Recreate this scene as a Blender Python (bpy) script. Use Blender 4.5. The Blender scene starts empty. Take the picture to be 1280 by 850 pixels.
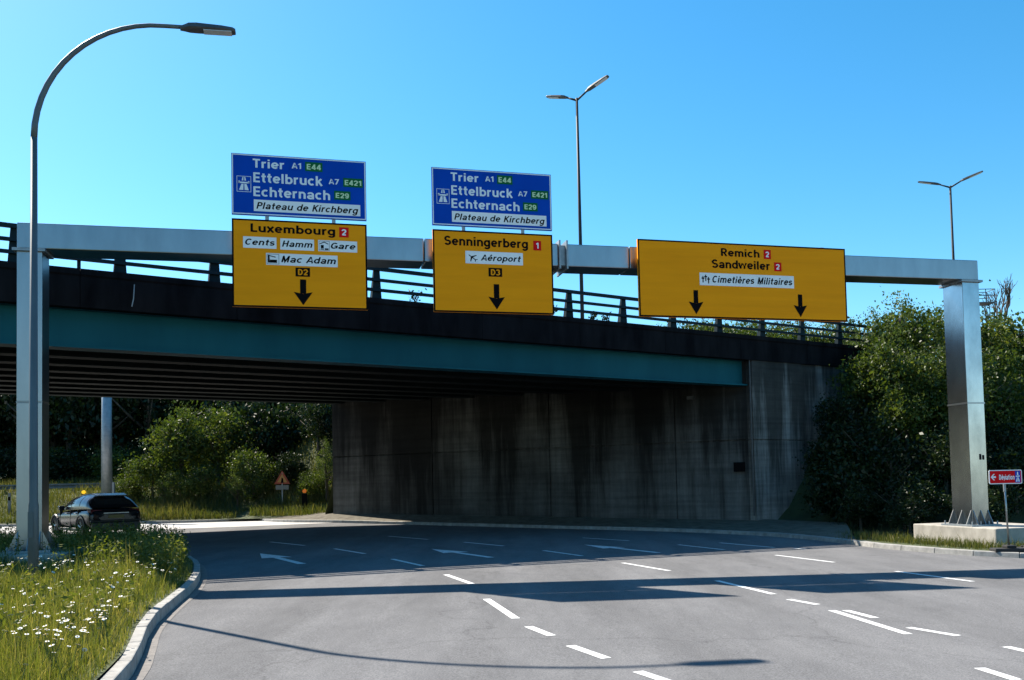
import bpy, math, random
import numpy as np
from mathutils import Vector, Matrix

S = bpy.context.scene
COL = S.collection
R = math.radians
RND = random.Random(7)

# ------------------------------------------------------------------ camera
cam_d = bpy.data.cameras.new("camera")
cam = bpy.data.objects.new("camera", cam_d)
COL.objects.link(cam)
cam_d.sensor_width = 36.0
cam_d.sensor_fit = 'HORIZONTAL'
cam_d.lens = 1086.7 / 1280 * 36
cam_d.shift_y = (558.2 - 425) / 1280
cam_d.clip_end = 3000
PITCH, ROLL = 0.0421, 0.0218
cp, sp, cr, sr = math.cos(PITCH), math.sin(PITCH), math.cos(ROLL), math.sin(ROLL)
_right = Vector((cr, sr * sp, -sr * cp))
_fwd = Vector((0, cp, sp))
_up = Vector((sr, -cr * sp, cr * cp))
m = Matrix((( _right.x, _up.x, -_fwd.x, 0), (_right.y, _up.y, -_fwd.y, 0), (_right.z, _up.z, -_fwd.z, 1.7), (0, 0, 0, 1)))
cam.matrix_world = m
S.camera = cam

# ------------------------------------------------------------------ sky, sun, exposure
SAZ, SEL = 2.4401, 0.8083          # azimuth from +x, elevation (radians)
world = bpy.data.worlds.new("World")
S.world = world
world.use_nodes = True
wn, wl = world.node_tree.nodes, world.node_tree.links
wn.clear()
sky = wn.new('ShaderNodeTexSky')
sky.sky_type = 'NISHITA'
sky.sun_disc = False
sky.sun_elevation = SEL
sky.sun_rotation = math.pi / 2 - SAZ
sky.altitude = 300
sky.air_density = 1.0
sky.dust_density = 0.4
sky.ozone_density = 3.0
hs = wn.new('ShaderNodeHueSaturation')
hs.inputs['Hue'].default_value = 0.486
hs.inputs['Saturation'].default_value = 1.34
bg = wn.new('ShaderNodeBackground')
bg.inputs['Strength'].default_value = 0.092
wo = wn.new('ShaderNodeOutputWorld')
wl.new(sky.outputs[0], hs.inputs['Color'])
gm = wn.new('ShaderNodeGamma')
gm.inputs['Gamma'].default_value = 1.0
wl.new(hs.outputs[0], gm.inputs['Color'])
wl.new(gm.outputs[0], bg.inputs['Color'])
wl.new(bg.outputs[0], wo.inputs[0])

sun_d = bpy.data.lights.new("sun", 'SUN')
sun_d.energy = 5.0
sun_d.angle = R(0.5)
sun_d.color = (1.0, 0.92, 0.80)
sun = bpy.data.objects.new("sun", sun_d)
COL.objects.link(sun)
SUNV = Vector((math.cos(SEL) * math.cos(SAZ), math.cos(SEL) * math.sin(SAZ), math.sin(SEL)))
sun.rotation_euler = SUNV.to_track_quat('Z', 'Y').to_euler()
sun.location = SUNV * 80

vs = S.view_settings
vs.view_transform = 'Standard'
vs.look = 'None'
vs.gamma = 1
vs.use_curve_mapping = False
vs.exposure = 1.3

# ------------------------------------------------------------------ helpers: materials
def newmat(name):
    mt = bpy.data.materials.new(name)
    mt.use_nodes = True
    nt = mt.node_tree
    b = nt.nodes['Principled BSDF']
    return mt, nt, b

def noise(nt, scale, detail=6, rough=.6, coord='Object', stretch=None):
    tc = nt.nodes.new('ShaderNodeTexCoord')
    n = nt.nodes.new('ShaderNodeTexNoise')
    n.inputs['Scale'].default_value = scale
    n.inputs['Detail'].default_value = detail
    n.inputs['Roughness'].default_value = rough
    if stretch:
        mp = nt.nodes.new('ShaderNodeMapping')
        mp.inputs['Scale'].default_value = stretch
        nt.links.new(tc.outputs[coord], mp.inputs[0])
        nt.links.new(mp.outputs[0], n.inputs['Vector'])
    else:
        nt.links.new(tc.outputs[coord], n.inputs['Vector'])
    return n

def ramp(nt, src, stops):
    r = nt.nodes.new('ShaderNodeValToRGB')
    el = r.color_ramp.elements
    el[0].position, el[0].color = stops[0][0], (*stops[0][1], 1)
    el[1].position, el[1].color = stops[1][0], (*stops[1][1], 1)
    for p_, c_ in stops[2:]:
        e = el.new(p_); e.color = (*c_, 1)
    nt.links.new(src, r.inputs[0])
    return r

def mixc(nt, fac, a, b, mode='MIX'):
    mx = nt.nodes.new('ShaderNodeMix')
    mx.data_type = 'RGBA'
    mx.blend_type = mode
    for sock, v in ((mx.inputs[0], fac), (mx.inputs[6], a), (mx.inputs[7], b)):
        if hasattr(v, 'is_linked') or hasattr(v, 'links'):
            nt.links.new(v, sock)
        elif isinstance(v, (tuple, list)):
            sock.default_value = (*v, 1)
        else:
            sock.default_value = v
    return mx.outputs[2]

def bump(nt, b, src, strength=.2, dist=.01):
    bp = nt.nodes.new('ShaderNodeBump')
    bp.inputs['Strength'].default_value = strength
    bp.inputs['Distance'].default_value = dist
    nt.links.new(src, bp.inputs['Height'])
    nt.links.new(bp.outputs[0], b.inputs['Normal'])

def mat_noise(name, c1, c2, scale=3, rough=.7, metal=0, stretch=None, bmp=0, spec=.5, lo=.3, hi=.7, coord='Object'):
    mt, nt, b = newmat(name)
    n = noise(nt, scale, stretch=stretch, coord=coord)
    r = ramp(nt, n.outputs['Fac'], [(lo, c1), (hi, c2)])
    nt.links.new(r.outputs[0], b.inputs['Base Color'])
    b.inputs['Roughness'].default_value = rough
    b.inputs['Metallic'].default_value = metal
    b.inputs['Specular IOR Level'].default_value = spec
    if bmp:
        n2 = noise(nt, scale * 12, coord=coord)
        bump(nt, b, n2.outputs['Fac'], bmp)
    return mt

def mat_asphalt():
    mt, nt, b = newmat('asphalt')
    n1 = noise(nt, .35, 5, .6)
    n2 = noise(nt, 55, 5, .85)
    n3 = noise(nt, 1.4, 9, .8, stretch=(1.8, .5, 1))
    r1 = ramp(nt, n1.outputs['Fac'], [(.3, (.140, .139, .142)), (.7, (.163, .162, .165))])
    r2 = ramp(nt, n2.outputs['Fac'], [(.3, (.45, .45, .45)), (.72, (1.55, 1.55, 1.56))])
    r3 = ramp(nt, n3.outputs['Fac'], [(.36, (.88, .88, .885)), (.64, (1.08, 1.08, 1.075))])
    c = mixc(nt, 1.0, r1.outputs[0], r2.outputs[0], 'MULTIPLY')
    c = mixc(nt, 1.0, c, r3.outputs[0], 'MULTIPLY')
    n4 = noise(nt, 1.0, 3, .5, stretch=(.85, .10, 1))
    r4 = ramp(nt, n4.outputs['Fac'], [(.36, (.86, .86, .86)), (.64, (1.07, 1.07, 1.07))])
    c = mixc(nt, 1.0, c, r4.outputs[0], 'MULTIPLY')
    # thin dark cracks and repair joints of the surface
    v = nt.nodes.new('ShaderNodeTexVoronoi')
    v.feature = 'DISTANCE_TO_EDGE'
    v.inputs['Scale'].default_value = .17
    nn = noise(nt, .8, 4)
    tc = nt.nodes.new('ShaderNodeTexCoord')
    ad = nt.nodes.new('ShaderNodeVectorMath'); ad.operation = 'MULTIPLY_ADD'
    ad.inputs[1].default_value = (1.6, 1.6, 1.6)
    nt.links.new(nn.outputs['Color'], ad.inputs[0]); nt.links.new(tc.outputs['Object'], ad.inputs[2])
    nt.links.new(ad.outputs[0], v.inputs['Vector'])
    rc = ramp(nt, v.outputs['Distance'], [(0.0, (.74, .74, .74)), (.006, (1, 1, 1))])
    c = mixc(nt, .7, c, rc.outputs[0], 'MULTIPLY')
    nt.links.new(c, b.inputs['Base Color'])
    b.inputs['Roughness'].default_value = .92
    b.inputs['Specular IOR Level'].default_value = .03
    bump(nt, b, n2.outputs['Fac'], .5, .006)
    return mt

def mat_paint():
    mt, nt, b = newmat('road_paint')
    n = noise(nt, 16, 8, .85)
    r = ramp(nt, n.outputs['Fac'], [(.36, (.20, .20, .20)), (.45, (.55, .55, .545)), (.58, (.78, .78, .77))])
    nt.links.new(r.outputs[0], b.inputs['Base Color'])
    b.inputs['Roughness'].default_value = .6
    return mt

def mat_wall(name, c0):
    # weathered board-marked concrete with water streaks running down
    mt, nt, b = newmat(name)
    n1 = noise(nt, 1.1, 7, .7)
    n2 = noise(nt, 1.0, 6, .72, stretch=(.6, .6, .045))
    n3 = noise(nt, 1.0, 5, .7, stretch=(4.0, 4.0, .35))
    n4 = noise(nt, 1.0, 3, .5, stretch=(.3, .3, 7))
    n5 = noise(nt, .16, 2, .5)
    tc = nt.nodes.new('ShaderNodeTexCoord')
    sx = nt.nodes.new('ShaderNodeSeparateXYZ'); nt.links.new(tc.outputs['Object'], sx.inputs[0])
    # leaks start at the bearing shelf and thin out on their way down
    zf = nt.nodes.new('ShaderNodeMapRange')
    zf.inputs['From Min'].default_value = .3; zf.inputs['From Max'].default_value = 6.2
    zf.inputs['To Min'].default_value = -.03; zf.inputs['To Max'].default_value = .13
    nt.links.new(sx.outputs['Z'], zf.inputs['Value'])
    ad = nt.nodes.new('ShaderNodeMath'); ad.operation = 'SUBTRACT'
    nt.links.new(n2.outputs['Fac'], ad.inputs[0]); nt.links.new(zf.outputs[0], ad.inputs[1])
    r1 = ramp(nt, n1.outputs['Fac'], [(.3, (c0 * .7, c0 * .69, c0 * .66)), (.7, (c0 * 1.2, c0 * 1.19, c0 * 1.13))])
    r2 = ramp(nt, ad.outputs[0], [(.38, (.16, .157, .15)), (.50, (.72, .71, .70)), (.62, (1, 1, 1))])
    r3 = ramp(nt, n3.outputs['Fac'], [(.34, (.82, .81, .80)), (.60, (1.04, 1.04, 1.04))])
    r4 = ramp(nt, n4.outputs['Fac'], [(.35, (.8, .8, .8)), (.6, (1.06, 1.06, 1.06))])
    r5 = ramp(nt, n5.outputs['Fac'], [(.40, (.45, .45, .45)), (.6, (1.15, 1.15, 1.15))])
    c = mixc(nt, 1, r1.outputs[0], r2.outputs[0], 'MULTIPLY')
    c = mixc(nt, 1, c, r3.outputs[0], 'MULTIPLY')
    c = mixc(nt, 1, c, r4.outputs[0], 'MULTIPLY')
    c = mixc(nt, 1, c, r5.outputs[0], 'MULTIPLY')
    nt.links.new(c, b.inputs['Base Color'])
    b.inputs['Roughness'].default_value = .9
    b.inputs['Specular IOR Level'].default_value = .2
    bump(nt, b, n1.outputs['Fac'], .3, .02)
    return mt

def mat_leaf(name, c1, c2, c3, trans=.35):
    mt = bpy.data.materials.new(name)
    mt.use_nodes = True
    nt = mt.node_tree
    nt.nodes.clear()
    at = nt.nodes.new('ShaderNodeAttribute'); at.attribute_name = 'tint'
    r = ramp(nt, at.outputs['Fac'], [(0, c1), (.55, c2), (1, c3)])
    d = nt.nodes.new('ShaderNodeBsdfDiffuse')
    t = nt.nodes.new('ShaderNodeBsdfTranslucent')
    g = nt.nodes.new('ShaderNodeBsdfGlossy'); g.inputs['Roughness'].default_value = .45
    g.inputs['Color'].default_value = (.5, .5, .5, 1)
    mx = nt.nodes.new('ShaderNodeMixShader'); mx.inputs[0].default_value = trans
    mx2 = nt.nodes.new('ShaderNodeMixShader'); mx2.inputs[0].default_value = .04
    o = nt.nodes.new('ShaderNodeOutputMaterial')
    tcol = mixc(nt, 1, r.outputs[0], (1.5, 1.45, .6), 'MULTIPLY')
    nt.links.new(r.outputs[0], d.inputs[0]); nt.links.new(tcol, t.inputs[0])
    nt.links.new(d.outputs[0], mx.inputs[1]); nt.links.new(t.outputs[0], mx.inputs[2])
    nt.links.new(mx.outputs[0], mx2.inputs[1]); nt.links.new(g.outputs[0], mx2.inputs[2])
    nt.links.new(mx2.outputs[0], o.inputs[0])
    return mt

def mat_flat(name, c, rough=.5, metal=0, spec=.5, emit=None):
    mt, nt, b = newmat(name)
    n = noise(nt, 6, 4)
    c2 = tuple(x * .88 for x in c)
    r = ramp(nt, n.outputs['Fac'], [(.35, c2), (.65, c)])
    nt.links.new(r.outputs[0], b.inputs['Base Color'])
    b.inputs['Roughness'].default_value = rough
    b.inputs['Metallic'].default_value = metal
    b.inputs['Specular IOR Level'].default_value = spec
    if emit:
        b.inputs['Emission Color'].default_value = (*emit[0], 1)
        b.inputs['Emission Strength'].default_value = emit[1]
    return mt

M = {}
M['asphalt'] = mat_asphalt()
M['paint'] = mat_paint()
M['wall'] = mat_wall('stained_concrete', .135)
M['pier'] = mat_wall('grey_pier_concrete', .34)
M['light_road'] = mat_noise('pale_road', (.30, .29, .28), (.40, .385, .37), 1.5, .8, bmp=.2)
M['kerb'] = mat_noise('kerb_concrete', (.17, .165, .155), (.33, .32, .30), 5, .85, bmp=.3)
M['gutter'] = mat_noise('gutter_setts', (.10, .096, .094), (.19, .172, .16), 7, .9, stretch=(1, 2.2, 1), bmp=.5)
M['sidewalk'] = mat_noise('sidewalk_grit', (.085, .075, .06), (.16, .145, .115), 3, .95, spec=.1, bmp=.4)
M['footing'] = mat_noise('footing_concrete', (.24, .222, .19), (.40, .37, .325), 3.5, .85, bmp=.3, stretch=(1, 1, .6))
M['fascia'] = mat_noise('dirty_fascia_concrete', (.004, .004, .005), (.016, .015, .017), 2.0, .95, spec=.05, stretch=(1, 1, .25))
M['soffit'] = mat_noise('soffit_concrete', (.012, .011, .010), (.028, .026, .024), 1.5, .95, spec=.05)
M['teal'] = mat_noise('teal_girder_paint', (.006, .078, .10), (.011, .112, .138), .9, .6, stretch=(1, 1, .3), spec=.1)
M['teal_shaded'] = mat_noise('shaded_teal_girder_paint', (.008, .012, .013), (.016, .022, .023), 1.2, .7, stretch=(1, 1, .3), spec=.1)  # girder teal darkened, the shade under the deck is in this colour
M['rail'] = mat_noise('dark_rail_paint', (.004, .014, .02), (.009, .024, .032), 5, .6, spec=.1)
M['zinc'] = mat_noise('galvanised_steel', (.24, .255, .27), (.31, .325, .34), 2.0, .3, 0.97, stretch=(1, 1, .35))
M['steel_leg'] = mat_noise('bright_steel_leg', (.26, .275, .29), (.47, .485, .50), 1.6, .2, 1.0, stretch=(1, 1, .5))
M['zinc_dull'] = mat_noise('dull_galvanised_steel', (.22, .25, .27), (.32, .35, .37), 6, .5, .6)
M['pole'] = mat_noise('grey_lamp_post_paint', (.06, .075, .085), (.11, .13, .14), 4, .5, .2, stretch=(1, 1, .2))
M['lamp_grey'] = mat_noise('lamp_housing', (.05, .052, .055), (.085, .088, .09), 6, .5, .2)
M['far_pole'] = mat_noise('far_lamp_silhouette', (.018, .022, .026), (.03, .036, .04), 6, .6, .1, spec=.2)  # colour darkened so the poles read as backlit silhouettes
M['lens'] = mat_flat('lamp_lens', (.55, .58, .6), .15)
M['sign_grey'] = mat_flat('grey_sign_sheet', (.2, .2, .19), .7, 0, .1)
M['black'] = mat_flat('black_vinyl', (.005, .005, .006), .7, 0, .03)
M['yellow'] = mat_noise('yellow_sign_sheet', (.83, .272, .003), (.95, .325, .004), 1.0, .6, stretch=(.35, 1, 5), spec=.08)
M['blue'] = mat_noise('blue_sign_sheet', (.0, .05, .36), (.0, .06, .42), 1.2, .6, spec=.08)
M['white'] = mat_noise('white_sign_sheet', (.72, .72, .72), (.82, .82, .82), 2, .5, spec=.3)
M['offwhite'] = mat_noise('white_sign_lettering', (.66, .70, .74), (.76, .79, .82), 2, .5, spec=.3)
M['red'] = mat_flat('red_sign_sheet', (.72, .008, .012), .6, 0, .05)
M['green'] = mat_flat('green_sign_sheet', (.008, .12, .04), .6, 0, .05)
M['palegreen'] = mat_flat('pale_green_lettering', (.55, .72, .42), .5)
M['car_paint'] = mat_flat('dark_blue_car_paint', (.012, .016, .024), .22, .35, .6)
M['car_trim'] = mat_flat('black_car_trim', (.012, .012, .012), .5)
M['glass'] = mat_flat('car_glass', (.02, .024, .028), .04, 0, .9)
M['tyre'] = mat_flat('tyre_rubber', (.015, .015, .015), .85)
M['rim'] = mat_flat('alloy_rim', (.32, .33, .34), .35, .8)
M['tail'] = mat_flat('tail_light_lens', (.10, .006, .008), .25)
M['plate'] = mat_flat('plate_yellow', (.16, .12, .03), .6)
M['orange'] = mat_flat('orange_lens', (.6, .13, .01), .3, emit=((1, .25, .01), .08))
M['yellow_lamp'] = mat_flat('yellow_lens', (.9, .55, .02), .3, emit=((1, .5, .02), .35))
M['field_amber'] = mat_flat('amber_sign_sheet', (.42, .20, .05), .6)  # amber dimmed in the colour, same backlit sign face

M['shaded_red'] = mat_flat('shaded_red_sheet', (.30, .05, .02), .6)  # red dulled in the colour for the sign's backlit face
M['bark'] = mat_noise('bark', (.035, .028, .02), (.10, .08, .06), 9, .95, stretch=(1, 1, .2), bmp=.6)
M['soil'] = mat_noise('verge_soil', (.03, .042, .010), (.065, .078, .022), 3, .95, bmp=.5)
M['earth'] = mat_noise('embankment_earth', (.018, .028, .008), (.04, .052, .016), 1.2, .95, bmp=.5)
M['field'] = mat_noise('field_grass', (.04, .06, .015), (.09, .11, .03), .25, .95)
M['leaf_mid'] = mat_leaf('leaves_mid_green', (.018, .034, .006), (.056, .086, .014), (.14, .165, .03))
M['leaf_shade'] = mat_leaf('leaves_shade_green', (.005, .012, .003), (.012, .026, .006), (.032, .048, .011), .2)  # darker leaf copy, shade of low shrubs and wood put into the colour
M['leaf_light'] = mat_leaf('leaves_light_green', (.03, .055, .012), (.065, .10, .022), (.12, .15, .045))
M['grass'] = mat_leaf('meadow_grass', (.042, .062, .010), (.112, .136, .024), (.29, .25, .095), .38)
M['grass_dry'] = mat_leaf('dry_bank_grass', (.032, .05, .010), (.07, .085, .018), (.17, .15, .055), .35)
M['petal'] = mat_flat('daisy_petal', (.82, .82, .8), .7)
M['daisy_eye'] = mat_flat('daisy_eye', (.7, .42, .02), .8)
M['stem'] = mat_flat('flower_stem', (.06, .10, .02), .8)

# ------------------------------------------------------------------ helpers: meshes
class MB:
    def __init__(s):
        s.v, s.f, s.mi = [], [], []
    def add(s, vs_, fs_, mi=0):
        o = len(s.v)
        s.v += [tuple(p) for p in vs_]
        s.f += [tuple(i + o for i in f) for f in fs_]
        s.mi += [mi] * len(fs_)
    def box(s, x0, x1, y0, y1, z0, z1, mi=0):
        s.hexa([(x0, y0, z0), (x1, y0, z0), (x1, y1, z0), (x0, y1, z0), (x0, y0, z1), (x1, y0, z1), (x1, y1, z1), (x0, y1, z1)], mi)
    def hexa(s, v, mi=0):
        s.add(v, [(3, 2, 1, 0), (4, 5, 6, 7), (0, 1, 5, 4), (1, 2, 6, 5), (2, 3, 7, 6), (3, 0, 4, 7)], mi)
    def prism(s, poly, axis, a, b, mi=0):
        # poly: 2-D points; axis: extrusion axis index
        def mk(p_, t):
            q = list(p_); q.insert(axis, t); return tuple(q)
        n = len(poly)
        v = [mk(p_, a) for p_ in poly] + [mk(p_, b) for p_ in poly]
        f = [tuple(range(n)), tuple(range(2 * n - 1, n - 1, -1))]
        f += [(i, i + n, (i + 1) % n + n, (i + 1) % n) for i in range(n)]
        s.add(v, f, mi)
    def tube(s, pts, radii, n=10, mi=0, cap=True):
        pts = [Vector(p_) for p_ in pts]
        if not hasattr(radii, '__len__'):
            radii = [radii] * len(pts)
        o = len(s.v)
        prev = None
        for i, p_ in enumerate(pts):
            t = (pts[min(i + 1, len(pts) - 1)] - pts[max(i - 1, 0)]).normalized()
            if prev is None:
                a = t.orthogonal().normalized()
            else:
                a = (prev - t * prev.dot(t)).normalized()
            prev = a
            b = t.cross(a)
            for k in range(n):
                an = 2 * math.pi * k / n
                s.v.append(tuple(p_ + (a * math.cos(an) + b * math.sin(an)) * radii[i]))
        for i in range(len(pts) - 1):
            for k in range(n):
                s.f.append((o + i * n + k, o + i * n + (k + 1) % n, o + (i + 1) * n + (k + 1) % n, o + (i + 1) * n + k)); s.mi.append(mi)
        if cap:
            s.f.append(tuple(o + k for k in range(n - 1, -1, -1))); s.mi.append(mi)
            e = o + (len(pts) - 1) * n
            s.f.append(tuple(e + k for k in range(n))); s.mi.append(mi)
    def build(s, name, mats, parent=None, smooth=False, bevel=0, loc=None):
        me = bpy.data.meshes.new(name)
        me.from_pydata(s.v, [], s.f)
        if not isinstance(mats, (list, tuple)):
            mats = [mats]
        for x in mats:
            me.materials.append(x)
        if len(mats) > 1:
            me.polygons.foreach_set('material_index', s.mi)
        if smooth:
            me.polygons.foreach_set('use_smooth', [True] * len(me.polygons))
        me.update()
        o = bpy.data.objects.new(name, me)
        COL.objects.link(o)
        if parent:
            o.parent = parent
        if loc:
            o.location = loc
        if bevel:
            bv = o.modifiers.new('bevel', 'BEVEL')
            bv.width = bevel; bv.segments = 2; bv.limit_method = 'ANGLE'; bv.angle_limit = R(40)
        return o

def empty(name, loc=(0, 0, 0), rz=0, rot=None):
    o = bpy.data.objects.new(name, None)
    COL.objects.link(o)
    o.location = loc
    o.rotation_euler = rot or (0, 0, rz)
    o.empty_display_size = .3
    return o

def tag(o, label, cat, group=None):
    o['label'] = label
    o['category'] = cat
    if group:
        o['group'] = group
    return o

def struct(o, kind='structure'):
    o['kind'] = kind
    return o

def box(name, x0, x1, y0, y1, z0, z1, mat, parent=None, bevel=0):
    b = MB(); b.box(x0, x1, y0, y1, z0, z1)
    return b.build(name, mat, parent, bevel=bevel)

def copy_tree(o, parent=None):
    c = o.copy()
    COL.objects.link(c)
    if parent:
        c.parent = parent
    for ch in list(o.children):
        copy_tree(ch, c)
    return c

# ------------------------------------------------------------------ ground heights
def g(x, y):
    xx = min(max(x, -8.0), 22.0)
    return -0.0196 * xx - 0.0021 * min(max(y, -20), 60)

def smooth(t):
    t = min(max(t, 0.), 1.)
    return t * t * (3 - 2 * t)

BA = 0.5509
BC, BS_ = math.cos(BA), math.sin(BA)
BO = (0, 26.92)
def b2w(u, n):
    return (u * BC - n * BS_, BO[1] + u * BS_ + n * BC)
def w2b(x, y):
    return (x * BC + (y - BO[1]) * BS_, -x * BS_ + (y - BO[1]) * BC)
BW = 17.0           # bridge width
BSL = 0.03          # cross fall of the deck, rising to the far side

def grid(name, xs, ys, zf, mat, kind='structure', smoothf=True):
    v = [(x, y, zf(x, y)) for y in ys for x in xs]
    nx = len(xs)
    f = [(j * nx + i, j * nx + i + 1, (j + 1) * nx + i + 1, (j + 1) * nx + i) for j in range(len(ys) - 1) for i in range(nx - 1)]
    b = MB(); b.add(v, f)
    return struct(b.build(name, mat, smooth=smoothf), kind)

def frange(a, b, s):
    n = int(round((b - a) / s))
    return [a + (b - a) * i / n for i in range(n + 1)]

# ------------------------------------------------------------------ ground and roads
b = MB()
b.add([(-1500, -600, -.9), (1500, -600, -.9), (1500, 2200, -.9), (-1500, 2200, -.9)], [(0, 1, 2, 3)])
struct(b.build('ground', M['field']))

xs = [-70, -50, -40, -30, -20, -14, -8] + frange(-6, 22, 2) + [30, 45, 70]
ys = frange(-24, 60, 4)
road = grid('road', xs, ys, g, M['asphalt'], smoothf=False)

def poly_resample(pts, step):
    out = [pts[0]]
    for a, c in zip(pts[:-1], pts[1:]):
        d = math.hypot(c[0] - a[0], c[1] - a[1])
        n = max(1, int(round(d / step)))
        for i in range(1, n + 1):
            out.append((a[0] + (c[0] - a[0]) * i / n, a[1] + (c[1] - a[1]) * i / n))
    return out

def catmull(pts, k=4):
    out = []
    P = [pts[0]] + list(pts) + [pts[-1]]
    for i in range(1, len(P) - 2):
        p0, p1, p2, p3 = P[i - 1:i + 3]
        for j in range(k):
            t = j / k
            out.append(tuple(.5 * ((2 * p1[a]) + (-p0[a] + p2[a]) * t + (2 * p0[a] - 5 * p1[a] + 4 * p2[a] - p3[a]) * t * t + (-p0[a] + 3 * p1[a] - 3 * p2[a] + p3[a]) * t ** 3) for a in (0, 1)))
    out.append(tuple(pts[-1]))
    return out

def normals2(pts):
    out = []
    for i in range(len(pts)):
        a, c = pts[max(i - 1, 0)], pts[min(i + 1, len(pts) - 1)]
        dx, dy = c[0] - a[0], c[1] - a[1]
        l = math.hypot(dx, dy) or 1
        out.append((-dy / l, dx / l))
    return out

def offset(pts, d):
    return [(p_[0] + n[0] * d, p_[1] + n[1] * d) for p_, n in zip(pts, normals2(pts))]

def kerb_run(name, pts, width, height, side, mat):
    """kerb stones of 1 m laid end to end along pts; side=+1: the stones lie to the left of the direction"""
    b = MB()
    inner = offset(pts, side * width)
    acc, last = 0, 0
    stones = []
    s = [0]
    for a, c in zip(pts[:-1], pts[1:]):
        s.append(s[-1] + math.hypot(c[0] - a[0], c[1] - a[1]))
    def at(P, t):
        i = max(0, min(len(s) - 2, np.searchsorted(s, t) - 1))
        f = (t - s[i]) / max(1e-6, s[i + 1] - s[i])
        return (P[i][0] + (P[i + 1][0] - P[i][0]) * f, P[i][1] + (P[i + 1][1] - P[i][1]) * f)
    n = int(s[-1])
    for k in range(n):
        t0, t1 = s[-1] * k / n + .006, s[-1] * (k + 1) / n - .006
        dz = RND.uniform(-.006, .006)
        a0, a1, c0, c1 = at(pts, t0), at(pts, t1), at(inner, t0), at(inner, t1)
        sl = .02 * side
        v = []
        for (px, py) in ((a0), (a1), (c1), (c0)):
            v.append((px, py, g(px, py) - .1))
        for idx, (px, py) in enumerate((a0, a1, c1, c0)):
            if idx < 2:      # battered road face
                q = (c0 if idx == 0 else c1)
                px, py = px + (q[0] - px) * .12, py + (q[1] - py) * .12
            v.append((px, py, g(px, py) + height + dz))
        if side > 0:
            b.hexa(v)
        else:
            b.hexa([v[1], v[0], v[3], v[2], v[5], v[4], v[7], v[6]])
    return struct(b.build(name, mat, bevel=.012))

def strip(name, A, B_, cols, zf, mat, kind='structure', sm=True):
    v, f = [], []
    for i in range(len(A)):
        for j in range(cols + 1):
            t = j / cols
            x, y = A[i][0] + (B_[i][0] - A[i][0]) * t, A[i][1] + (B_[i][1] - A[i][1]) * t
            v.append((x, y, zf(x, y, t)))
    w = cols + 1
    for i in range(len(A) - 1):
        for j in range(cols):
            f.append((i * w + j, i * w + j + 1, (i + 1) * w + j + 1, (i + 1) * w + j))
    b = MB(); b.add(v, f)
    return struct(b.build(name, mat, smooth=sm), kind)

# left island: kerb, gutter, grass bank
KL = catmull([(-1.6, -2), (-2.2, 2), (-2.75, 5), (-3.39, 7.7), (-3.78, 8.9), (-4.27, 10.3), (-4.72, 12.07), (-5.2, 14.17), (-5.85, 16.3), (-6.85, 18.8), (-8.4, 21.4), (-10.5, 23.9), (-13.4, 26.2), (-17.5, 28.4), (-24, 30.6), (-40, 33.5)], 4)
kerb_run('kerb', KL, .135, .14, 1, M['kerb'])
KLi = offset(KL, .135)
def verge_z(x, y, t=0):
    return g(x, y) + .13 + .22 * smooth(t * 3.0) + .03 * math.sin(x * 1.3) * math.cos(y * .9)
LEFT = [(p_[0] - 26 + .3 * max(0, p_[1] - 20), min(p_[1] + 1.5, 32) - .35 * max(0, p_[1] - 20)) for p_ in KLi]
LEFT = [(-34 - .2 * i, -8 + 34 * i / (len(KLi) - 1)) for i in range(len(KLi))]
strip('verge', KLi, LEFT, 26, verge_z, M['soil'])
strip('gutter', offset(KL[:48], -.11), offset(KL[:48], -.002), 1, lambda x, y, t: g(x, y) + .004, M['gutter'], sm=False)

# right kerb, corner and the pavement below the abutment
KR = catmull([(40, 10.5), (30, 13.4), (20, 16.6), (14, 18.9), (11.63, 19.95), (10.86, 20.64), (10.04, 22.15), (9.6, 23.44), (9.45, 24.8), (9.0, 27), (7.9, 29.3), (5.2, 31.9), (1, 34.3), (-4, 37.3), (-8.5, 39.9), (-11.5, 42.2), (-13.5, 46), (-14, 52)], 4)
kerb_run('kerb', KR, .28, .12, -1, M['kerb'])

WALL_A, WALL_B = (9.05, 32.5), (-8.6, 41.6)
i0 = min(range(len(KR)), key=lambda i: math.hypot(KR[i][0] - 9.45, KR[i][1] - 24.8))
i1 = min(range(len(KR)), key=lambda i: math.hypot(KR[i][0] + 13.5, KR[i][1] - 46))
KRi = offset(KR, -.28)
seg = KRi[i0:i1 + 1]
backs = []
for i in range(len(seg)):
    t = i / (len(seg) - 1)
    if t < .3:
        s_ = t / .3; backs.append((11.2 + (9.4 - 11.2) * s_, 29.4 + (32.6 - 29.4) * s_))
    elif t < .82:
        s_ = (t - .3) / .52; backs.append((9.4 + (-8.7 - 9.4) * s_, 32.6 + (41.8 - 32.6) * s_))
    else:
        s_ = (t - .82) / .18; backs.append((-8.7 - 1.5 * s_, 41.8 + 6 * s_))
strip('pavement', seg, backs, 6, lambda x, y, t: g(x, y) + .105 + .3 * t, M['sidewalk'])

# side road beyond the bridge
A_ = catmull([(-70, 33.2), (-45, 34.6), (-24, 35.6), (-16, 36.4), (-11, 38), (-7.5, 40.6), (-9, 43)], 4)
B_ = catmull([(-70, 43.5), (-45, 43.6), (-25, 43.7), (-18, 43.6), (-14, 44), (-12.2, 44.6), (-10.5, 45.5)], 4)
strip('side_road', A_, B_, 4, lambda x, y, t: g(x, y) + .006, M['light_road'], sm=False)
KF = catmull([(-70, 43.5), (-45, 43.6), (-25, 43.7), (-18, 43.6), (-14.4, 44.1), (-13.9, 46)], 4)
kerb_run('kerb', KF, .25, .12, 1, M['kerb'])

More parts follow.
